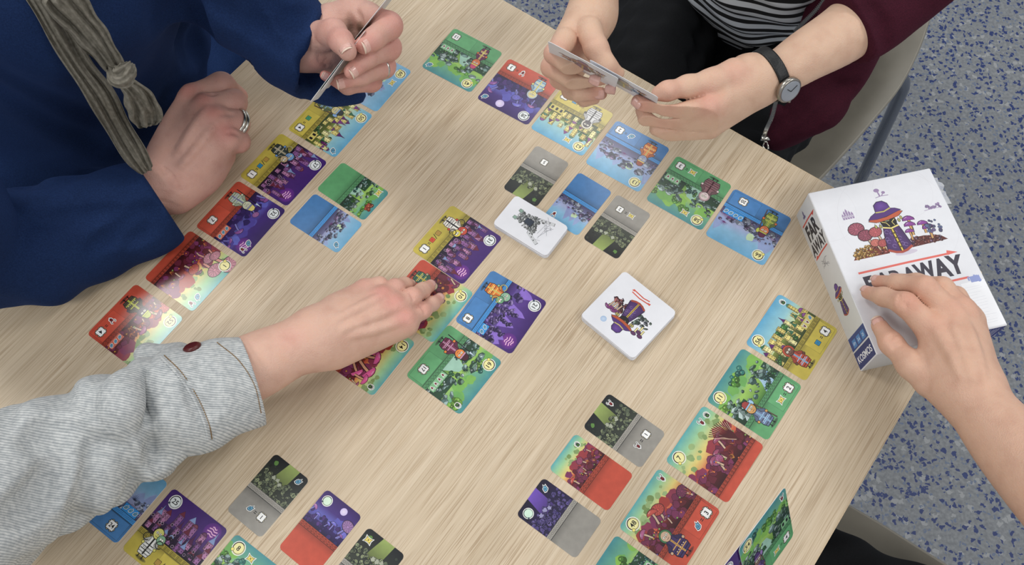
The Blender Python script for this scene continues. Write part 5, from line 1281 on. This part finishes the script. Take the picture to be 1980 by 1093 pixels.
# hoodie: side panel and pushed-up sleeve
MAR = cloth('maroon_sweat_cloth', (.20, .065, .115), (.27, .09, .15), .9, 900, .0006, .3)
G = Field(np.array([.25, .48, TABLE_H-.14]), np.array([.70, 1.06, TABLE_H+.32]), .0028)
G.chain([J(1616, 72, .150, 72), J(1675, 32, .152, 82), J(1735, -20, .16, 88), J(1820, -110, .19, 104)], .012)
G.chain([J(1505, 268, -.07, 22), J(1552, 228, -.05, 40), J(1620, 150, .0, 46), J(1655, 70, .04, 60), J(1700, -60, .10, 90)], .03)
G.chain([J(1502, 215, -.03, 14), J(1500, 262, -.06, 16), J(1580, 205, -.02, 45)], .02)
G.chain([J(1555, 70, .02, 16), J(1590, 0, .05, 24), J(1640, -80, .10, 50)], .012)
G.ripple(lambda x, y, z: .0022*np.sin(90*x+70*y)*np.clip((x-.40)*8, 0, 1)+.0018*np.sin(60*y-90*z))
ns = wrc[0]-elc[0]; ns /= np.linalg.norm(ns); c_s = P(1632, 58, .15)
G.cut(c_s, ns, .068)
for q_ in ([(1668, 0), (1700, 40), (1712, 85)], [(1560, 250), (1600, 200), (1650, 160)], [(1530, 230), (1560, 200), (1620, 160)]): G.crease(q_, .005, .009, 's', .35)
G.mesh('hoodie', MAR, pb.root, None, 2)
def zipper(pts, root):
    p = [P(*q) for q in pts]; q = spline(p, 60); V, Fc = [], []
    for i in range(len(q)-1):
        t = (q[i+1]-q[i]); t /= np.linalg.norm(t); vd = camdir(q[i]); s_ = np.cross(t, vd); s_ /= np.linalg.norm(s_); sd = 1 if i % 2 else -1
        c = q[i]+s_*.0006*sd; b0 = len(V)
        for a_ in (-1, 1):
            for b_ in (-1, 1):
                for d_ in (-1, 1): V.append(c+t*a_*.0009+s_*b_*.0016+vd*d_*.0007)
        Fc += [[b0+j for j in k] for k in ((0, 1, 3, 2), (4, 6, 7, 5), (0, 4, 5, 1), (2, 3, 7, 6), (0, 2, 6, 4), (1, 5, 7, 3))]
    o = child(obj('zip_teeth', V, Fc, M_SILVER), root); o['kind'] = 'stuff'
zipper([(1500, 198, .012), (1493, 225, -.01), (1482, 250, -.03), (1476, 268, -.04)], pb.root)
zipper([(1600, -8, .11), (1575, 22, .08), (1552, 45, .055), (1536, 62, .035)], pb.root)
zc_ = P(1480, 272, -.035); v, f = tube([zc_, P(1479, 262, -.033)], [.006, .004], 8, flat=.4); child(obj('zip_slider', v, f, M_SILVER, None, True), pb.root)
q = [P(1478, 274, -.03), P(1476, 284, -.03), P(1480, 291, -.03), P(1486, 288, -.03), P(1484, 275, -.03), P(1478, 274, -.03)]; v, f = tube(q, .0011, 8, flat=.7); child(obj('zip_pull', v, f, M_SILVER, None, True), pb.root)
# two cards held out between the hands, backs towards the viewer
def back_card(lab, grp, art, seed):
    root = empty('game_card'); tag(root, lab, 'card', grp); out = rrect(-34, -33.6, 34, 33.6, 4.2)
    v, f = prism([(x*.001, y*.001) for x, y in out], 0, .00038); obj('card_stock', v, f, M_WHITE, root)
    a = Art(out, [.0004]); art(a); a.build('back_print', root); return root
def art_back(a): a.push(0, 0, 1.25, 0); art_wanderer(a); a.pop(); a.line([(-20, -27), (20, -26)], 1.4, (.84, .36, .28))
for lab, TLp, TRp, z1, z2 in (('white-backed card held upright nearest the left fingers of the striped-shirt player', (1058, 78), (1198, 152), .235, .222), ('white-backed card held upright nearest the watch hand', (1136, 112), (1277, 190), .215, .205)):
    r_ = back_card(lab, 'cards held by the striped-shirt player', art_back, 1)
    tl, tr = P(*TLp, z1), P(*TRp, z2); dn = P((TLp[0]+TRp[0])/2+4, (TLp[1]+TRp[1])/2+26, z1-.065)-P((TLp[0]+TRp[0])/2, (TLp[1]+TRp[1])/2, (z1+z2)/2)
    x = tr-tl; x /= np.linalg.norm(x); y = -dn; y -= x*(y @ x); y /= np.linalg.norm(y); z_ = np.cross(x, y); o = (tl+tr)/2-y*.0336
    r_.matrix_world = Matrix([[x[i], y[i], z_[i], o[i]] for i in range(3)]+[[0, 0, 0, 1]])

# ================================================================== hand and forearm resting on the game box
SK4, RD4 = (.82, .665, .575), (.82, .60, .52)
pc = Person('person reaching in bare-armed from the right, one hand flat on the game box', (*P(2000, 900, -.2)[:2], 0))
G = box_field([P(1655, 520, .05), P(2190, 1110, .1), P(2190, 900, .1), P(1700, 800, .05)], .02, .0014, .0455, .19); FG = G.like()
ix = [J(1800, 636, .088, 29), J(1750, 588, .092, 21.5), J(1708, 574, .074, 17), J(1678, 566, .057, 13)]
md_ = [J(1832, 604, .090, 28), J(1788, 556, .096, 21), J(1736, 549, .076, 16.5), J(1698, 545, .058, 13)]
rg = [J(1858, 600, .086, 26), J(1822, 556, .090, 19), J(1772, 545, .070, 15), J(1732, 540, .056, 11.5)]
lt = [J(1880, 620, .078, 23), J(1850, 572, .080, 16), J(1818, 556, .064, 13), J(1796, 546, .055, 10)]
th = [J(1800, 735, .078, 34), J(1762, 706, .076, 25), J(1723, 664, .068, 20), J(1700, 630, .059, 15.5)]
for f_ in (ix, md_, rg, lt): finger(FG, f_, .006)
finger(FG, th, .008)
for k_, w_ in zip((ix, md_, rg, lt), ((1862, 742, .092, 40), (1875, 738, .094, 38), (1888, 738, .092, 36), (1900, 745, .084, 34))): G.cap(k_[0], J(*w_), .014)
G.cap(J(1800, 735, .078, 34), J(1865, 765, .085, 46), .014); G.cap(J(1805, 690, .078, 26), J(1850, 740, .085, 38), .014)
G.chain([J(1872, 752, .088, 58), J(1905, 800, .095, 62), J(1965, 872, .11, 74), J(2070, 985, .14, 88), J(2180, 1095, .17, 96)], .014)
G.merge(FG, .003)
for k_ in (ix, md_, rg): G.cap((k_[0][0]+UP*k_[0][1]*.62, k_[0][1]*.40), (k_[0][0]+UP*k_[0][1]*.6+np.array([.004, -.006, 0]), k_[0][1]*.32), .008)
for q in range(3): G.crease([(1740+q*8, 570+q), (1738+q*8, 580+q*2), (1734+q*8, 594+q*2)], .0012, .002); G.crease([(1710+q*7, 656+q*8), (1722+q*7, 654+q*8), (1734+q*7, 646+q*8)], .0012, .002)
for q_ in ([(1812, 640), (1836, 680), (1860, 730)], [(1842, 622), (1860, 670), (1880, 730)], [(1866, 620), (1884, 670), (1900, 730)]): G.crease(q_, .0024, .007, 'u', .65)

spots = [(k_[0][0]+UP*.012, .45) for k_ in (ix, md_, rg)]+[(ix[1][0]+UP*.01, .8), (md_[1][0], .6), (th[2][0], .6), (th[3][0], .6), (ix[3][0], .7), (md_[3][0], .7)]
G.mesh('hand', M_SKIN, pc.root, skin_cols(SK4, RD4, spots, .014, .05, 8), 2)
for f_, n_ in ((ix, (-.1, .1, 1)), (md_, (0, .1, 1)), (rg, (0, .2, 1)), (th, (-.35, .1, 1))): nail(pc.root, f_[-2][0], f_[-1][0], f_[-1][1], np.array(n_, float), True, 1.6, 50)

# ================================================================== denim-sleeved arm reaching over the table
SK3, RD3 = (.84, .685, .61), (.85, .60, .555)
pd = Person('person in a pale grey denim sleeve reaching across the table to the middle cards', (*P(-150, 1000, -.2)[:2], 0))
G = box_field([P(400, 820, .02), P(870, 520, .02), P(400, 600, .1)], .015, .0013, .0006, .125); FG = G.like()
ix = [J(706, 560, .048, 21), J(734, 551, .046, 15), J(744, 556, .026, 12), J(744, 562, .013, 10)]
md_ = [J(742, 576, .052, 23), J(764, 557, .047, 17), J(782, 551, .028, 14), J(792, 551, .0125, 11.5)]
rg = [J(766, 594, .050, 23), J(797, 574, .043, 17), J(817, 562, .024, 14.5), J(830, 554, .0125, 12.5)]
lt = [J(784, 620, .042, 20), J(818, 601, .032, 15), J(836, 588, .020, 13), J(848, 579, .0115, 11.5)]
for f_ in (ix, md_, rg, lt): finger(FG, f_, .005)
for k_, w_ in zip((ix, md_, rg, lt), ((610, 632, .060, 38), (612, 645, .064, 38), (615, 660, .062, 38), (620, 676, .054, 34))): G.cap(k_[0], J(*w_), .014)
G.chain([J(784, 628, .034, 24), J(720, 652, .034, 30), J(650, 680, .042, 34)], .012)
G.chain([J(690, 570, .032, 18), J(650, 600, .045, 28)], .012)
G.chain([J(612, 655, .058, 52), J(560, 676, .062, 56), J(500, 705, .066, 64), J(430, 738, .07, 68)], .014)
G.merge(FG, .003)
for k_ in (md_, rg, lt): G.cap((k_[0][0]+UP*k_[0][1]*.60, k_[0][1]*.42), (k_[0][0]+UP*k_[0][1]*.55+np.array([-.006, -.002, 0]), k_[0][1]*.36), .008)
for q_ in ([(738, 572), (700, 592), (650, 618)], [(762, 596), (715, 616), (665, 636)], [(776, 622), (730, 636), (680, 650)]): G.crease(q_, .0022, .006, 'u', .7)
for q_ in ([(792, 566), (797, 572), (799, 580)], [(812, 592), (819, 598), (822, 606)]): G.crease(q_, .0011, .002)
spots = [(k_[0][0]+UP*.012, .85) for k_ in (md_, rg, lt)]+[(ix[0][0]+UP*.01, .4), (J(560, 650, .09, 1)[0], .35)]+[(k_[3][0], .7) for k_ in (md_, rg, lt)]+[(k_[1][0]+UP*.005, .5) for k_ in (md_, rg, lt)]
G.mesh('hand', M_SKIN, pd.root, skin_cols(SK3, RD3, spots, .013), 2)
for f_ in (md_, rg, lt): nail(pd.root, f_[-2][0], f_[-1][0], f_[-1][1], np.array([.35, .25, 1.]), False, 1.5, 48)
m, nt, b, tc, dv = striped('pale_ribbed_denim', None, None, (.12, 1, .10), .0020, wob=.012)
r_ = ramp(nt, dv.outputs[0], [(.2, (.66, .675, .68)), (.55, (.81, .815, .81))])
n = nd(nt, 'ShaderNodeTexNoise', Scale=240, Detail=4.0); nt.links.new(tc.outputs['Object'], n.inputs['Vector']); r2 = ramp(nt, n.outputs['Fac'], [(.35, (.86, .87, .88)), (.65, (1, 1, 1))])
nt.links.new(mix(nt, 1.0, r_.outputs[0], r2.outputs[0], 'MULTIPLY'), b.inputs['Base Color']); b.inputs['Roughness'].default_value = .9; b.inputs['Specular IOR Level'].default_value = .15
bp = nd(nt, 'ShaderNodeBump', Strength=.6, Distance=.0005); nt.links.new(dv.outputs[0], bp.inputs['Height']); nt.links.new(bp.outputs[0], b.inputs['Normal'])
DENIM = m
axd = P(420, 745, .078)-P(300, 815, .085); axd /= np.linalg.norm(axd)
G = Field(np.array([-.66, .02, TABLE_H+.0008]), np.array([-.20, .42, TABLE_H+.235]), .0022)
sj = [J(-190, 1060, .16, 205), J(0, 945, .125, 150), J(150, 866, .100, 118), J(270, 815, .086, 104), J(345, 782, .080, 101)]
G.chain(sj, .02)
G.cap(J(60, 960, .07, 90), J(300, 850, .05, 56), .03)
def dr(x, y, z):
    u = (x+.20)*axd[0]+(y-.30)*axd[1]
    return .0030*np.sin(95*u+28*z+5*np.sin(24*y))+.0022*np.sin(150*u-60*(y-x))+.0028*np.sin(55*(y+.7*x)+25*z)
G.ripple(dr)
for q_ in ([(350, 880), (362, 830), (352, 770)], [(300, 900), (318, 850), (300, 790)], [(222, 985), (232, 930), (215, 870)], [(130, 1040), (170, 980), (180, 900)], [(330, 720), (300, 750), (270, 800)], [(60, 850), (130, 840), (200, 870)], [(20, 1000), (80, 960), (120, 900)]): G.crease(q_, .010, .016, 's', .4, 12)
for q_ in ([(330, 890), (340, 840), (328, 790)], [(190, 980), (205, 930), (200, 880)], [(250, 730), (240, 770), (230, 820)]): G.crease(q_, .008, .016, 'u', .7, 12)
# hollow end
G.chain([(P(372, 772, .08), .030), (P(420, 745, .078), .030)], .003, 's')
G.mesh('sleeve', DENIM, pd.root, None, 2)
G = Field(np.array([-.46, .20, TABLE_H+.0008]), np.array([-.17, .44, TABLE_H+.165]), .0016)
c0, c1 = J(358, 777, .078, 106), J(474, 722, .072, 88)
ex = J(484, 737, .066, 90)
G.cap(c0, ex, .004)
G.cap(J(290, 690, .055, 30), J(345, 690, .06, 28), .02)      # loose fold where the cuff overlaps
G.ripple(lambda x, y, z: .0012*np.sin(140*x+60*y+50*z)+.0010*np.sin(70*z-90*y))
nc = ex[0]-c0[0]; nc /= np.linalg.norm(nc)
G.plane(ex[0]+nc*.002, nc); G.plane(c0[0]-nc*.03, -nc)
for q_ in ([(385, 700), (405, 735), (420, 790)], [(365, 720), (380, 770), (400, 810)]): G.crease(q_, .006, .008, 's', .5)
G.cap((c0[0]+nc*.012, .030), (ex[0]+nc*.05, ex[1]-.0062), .001, 's')
cf_ = G.mesh('cuff', DENIM, pd.root, None, 1)
M_THREAD = plain('ochre_thread', (.52, .40, .24), .8); M_BUTTON = plain('dark_red_button', (.32, .10, .10), .35)
from mathutils.bvhtree import BVHTree
def caster(o):
    me = o.data; t = BVHTree.FromPolygons([v.co for v in me.vertices], [list(p.vertices) for p in me.polygons])
    mw = o.matrix_world
    def hit(px, py, lift=0.0):
        d = P(px, py, 0)-EYE; d /= np.linalg.norm(d); r = t.ray_cast(Vector(EYE), Vector(d))
        return None if r[0] is None else (np.array(r[0])+np.array(r[1])*lift, np.array(r[1]))
    return hit
def stitches(name, hit, pts, root, mt, n, rad=.00045, dash=.62, lift=.0003):
    q = spline(pts, n*3); V, Fc = [], []
    for i in range(n):
        a_, b_ = hit(*q[3*i], lift), hit(*(q[3*i]*(1-dash)+q[3*i+3]*dash if dash < 1 else q[3*i+3]), lift)
        if a_ is None or b_ is None or np.linalg.norm(a_[0]-b_[0]) > .012: continue
        v, f = tube([a_[0], b_[0]], rad, 6); k = len(V); V += v; Fc += [[k+j for j in r] for r in f]
    if V: o = child(obj(name, V, Fc, mt), root); o['kind'] = 'stuff'; return o
hc = caster(cf_)
stitches('edge_stitching', hc, [(420, 663), (462, 698), (492, 745), (505, 800)], pd.root, M_THREAD, 46)
stitches('seam_stitching', hc, [(318, 688), (352, 722), (384, 772), (404, 820), (410, 850)], pd.root, M_THREAD, 50)
stitches('cuff_seam', hc, [(312, 692), (345, 727), (377, 776), (397, 824), (403, 852)], pd.root, DENIM, 60, .0016, 1.0, .0001)
h_ = hc(372, 673)
if h_: disc_on('cuff_button', h_[0], h_[1], *(lambda n: (lambda a: (a, np.cross(n, a)))(np.cross(n, [1., 0, 0])/np.linalg.norm(np.cross(n, [1., 0, 0]))))(h_[1]), [(.0075, -.001), (.008, .0015), (.006, .003), (.002, .0022)], M_BUTTON, pd.root)
# ================================================================== chairs, the seated player at the near corner, and the fan of cards there
M_SHELL = plain('warm_grey_plastic', (.52, .50, .455), .42, noise=.03, scale=30); M_CHROME = plain('chrome_tube', (.62, .64, .67), .18, 1.0)
def shell(parent, edge, inner, n=30, m=12):
    """moulded seat: a rim line and an inner line (px, py, z), with a rolled lip"""
    E_ = spline([P(*q) for q in edge], n); I_ = spline([P(*q) for q in inner], n); V, Fc = [], []
    for i in range(n+1):
        for j in range(m+1):
            t = j/m; p = E_[i]*(1-t)+I_[i]*t
            p = p+UP*(-.018*math.sin(min(1, t*2.2)*math.pi/2)+.012*max(0, .12-t)/.12*0); V.append(p)
    for i in range(n):
        for j in range(m): a = i*(m+1)+j; Fc.append([a, a+1, a+m+2, a+m+1])
    o = child(obj('seat_shell', V, Fc, M_SHELL, None, True), parent); md = o.modifiers.new('thickness', 'SOLIDIFY'); md.thickness = .007; md.offset = -1
    bv = o.modifiers.new('edge', 'BEVEL'); bv.width = .0015; bv.segments = 2
    return o
c1_ = empty('chair', (*P(1650, 100, -.3)[:2], 0)); tag(c1_, 'warm grey moulded chair with chrome legs under the maroon hoodie', 'chair'); bpy.context.view_layer.update()
shell(c1_, [(1822, -60, -.20), (1806, 0, -.225), (1783, 78, -.25), (1744, 160, -.27), (1692, 226, -.28), (1640, 286, -.285), (1585, 345, -.285), (1530, 400, -.285)],
      [(1500, -260, -.33), (1450, -160, -.33), (1400, -60, -.335), (1360, 20, -.335), (1320, 90, -.335), (1280, 150, -.335), (1240, 200, -.335), (1200, 250, -.335)])
def leg(parent, pts, r=.0105): v, f = tube(spline([P(*q) for q in pts], 40), r, 14); child(obj('leg', v, f, M_CHROME, None, True), parent)
leg(c1_, [(1600, 120, -.345), (1680, 146, -.345), (1722, 149, -.35), (1742, 151, -.36), (1747, 163, -.38), (1740, 184, -.41), (1706, 258, -.52), (1680, 314, -.62), (1655, 368, -.735)])
leg(c1_, [(1300, -120, -.345), (1345, -150, -.345), (1380, -190, -.36), (1385, -200, -.42), (1370, -180, -.735)])
leg(c1_, [(1560, 250, -.345), (1520, 290, -.35), (1500, 300, -.36), (1450, 290, -.5), (1400, 280, -.735)])
c2_ = empty('chair', (*P(1640, 1180, -.3)[:2], 0)); tag(c2_, 'warm grey moulded chair edge showing beside black trousers at the near corner', 'chair'); bpy.context.view_layer.update()
shell(c2_, [(1560, 900, -.285), (1600, 950, -.285), (1640, 977, -.28), (1700, 1012, -.275), (1760, 1050, -.27), (1830, 1094, -.26), (1900, 1140, -.25)],
      [(1400, 1180, -.335), (1440, 1220, -.335), (1480, 1250, -.335), (1540, 1290, -.335), (1600, 1330, -.335), (1660, 1370, -.335), (1720, 1420, -.335)])
leg(c2_, [(1560, 1100, -.345), (1600, 1040, -.35), (1610, 1010, -.38), (1560, 1000, -.735)]); leg(c2_, [(1640, 1240, -.345), (1700, 1160, -.36), (1690, 1150, -.45), (1640, 1150, -.735)])
pe = Person('person in black trousers seated at the near corner, only the lap in view', (*P(1720, 1180, -.3)[:2], 0))
BLK = cloth('black_trouser_cloth', (.055, .058, .066), (.085, .09, .10), .85, 1000, .0005, .2)
G = Field(np.array([.20, -.06, TABLE_H-.33]), np.array([.60, .26, TABLE_H-.045]), .003)
G.chain([J(1540, 1078, -.165, 72), J(1622, 1116, -.165, 84), J(1736, 1186, -.165, 100), J(1900, 1240, -.17, 120)], .03)
G.cap(J(1500, 1160, -.165, 80), J(1800, 1330, -.17, 120), .02)
G.ripple(lambda x, y, z: .002*np.sin(90*x+60*y)+.0012*np.sin(180*y-60*x))
G.mesh('trousers', BLK, pe.root, None, 2)
fan = [
 ('upright green card numbered 54 with a purple robed figure, front of the fan', dict(panel='green', sc='green_day', num=54, tile='4', cond=['map'], tray=['bird']*2, icons=['claw'], fig=('staff', (.36, .26, .48), (.60, .48, .72), (.50, .38, .34), (.30, .20, .42))), (.1713, .1266, .13), (.2179, .1794, .12), (.2382, .1524, .06), 0.0),
 ('upright violet card behind the green card numbered 54', dict(panel='yellow', sc='yellow_night', night=True, icons=['claw']), None, None, None, .010),
 ('upright teal card at the back of the fan by the near corner', dict(panel='green', sc='green_day', icons=['claw']), None, None, None, .022)]
tl, tr, br2 = [np.array(q)+np.array([0, 0, TABLE_H]) for q in fan[0][2:5]]
x = tr-tl; x /= np.linalg.norm(x); y = tr-br2; y -= x*(y @ x); y /= np.linalg.norm(y); zz = np.cross(x, y)
for k, (lab, kw, *_, off) in enumerate(fan):
    if k: kw.pop('num', None); kw['disc'] = True
    r2_ = make_card(lab, seed=700+k, group='cards fanned upright at the near corner', **kw)
    a_ = -.05*k; xx = x*math.cos(a_)+y*math.sin(a_); yy = y*math.cos(a_)-x*math.sin(a_)
    o = (tl+tr)/2-y*.0336-zz*.0016*k-x*.026*k-y*.002*k
    r2_.matrix_world = Matrix([[xx[i], yy[i], zz[i], o[i]] for i in range(3)]+[[0, 0, 0, 1]])
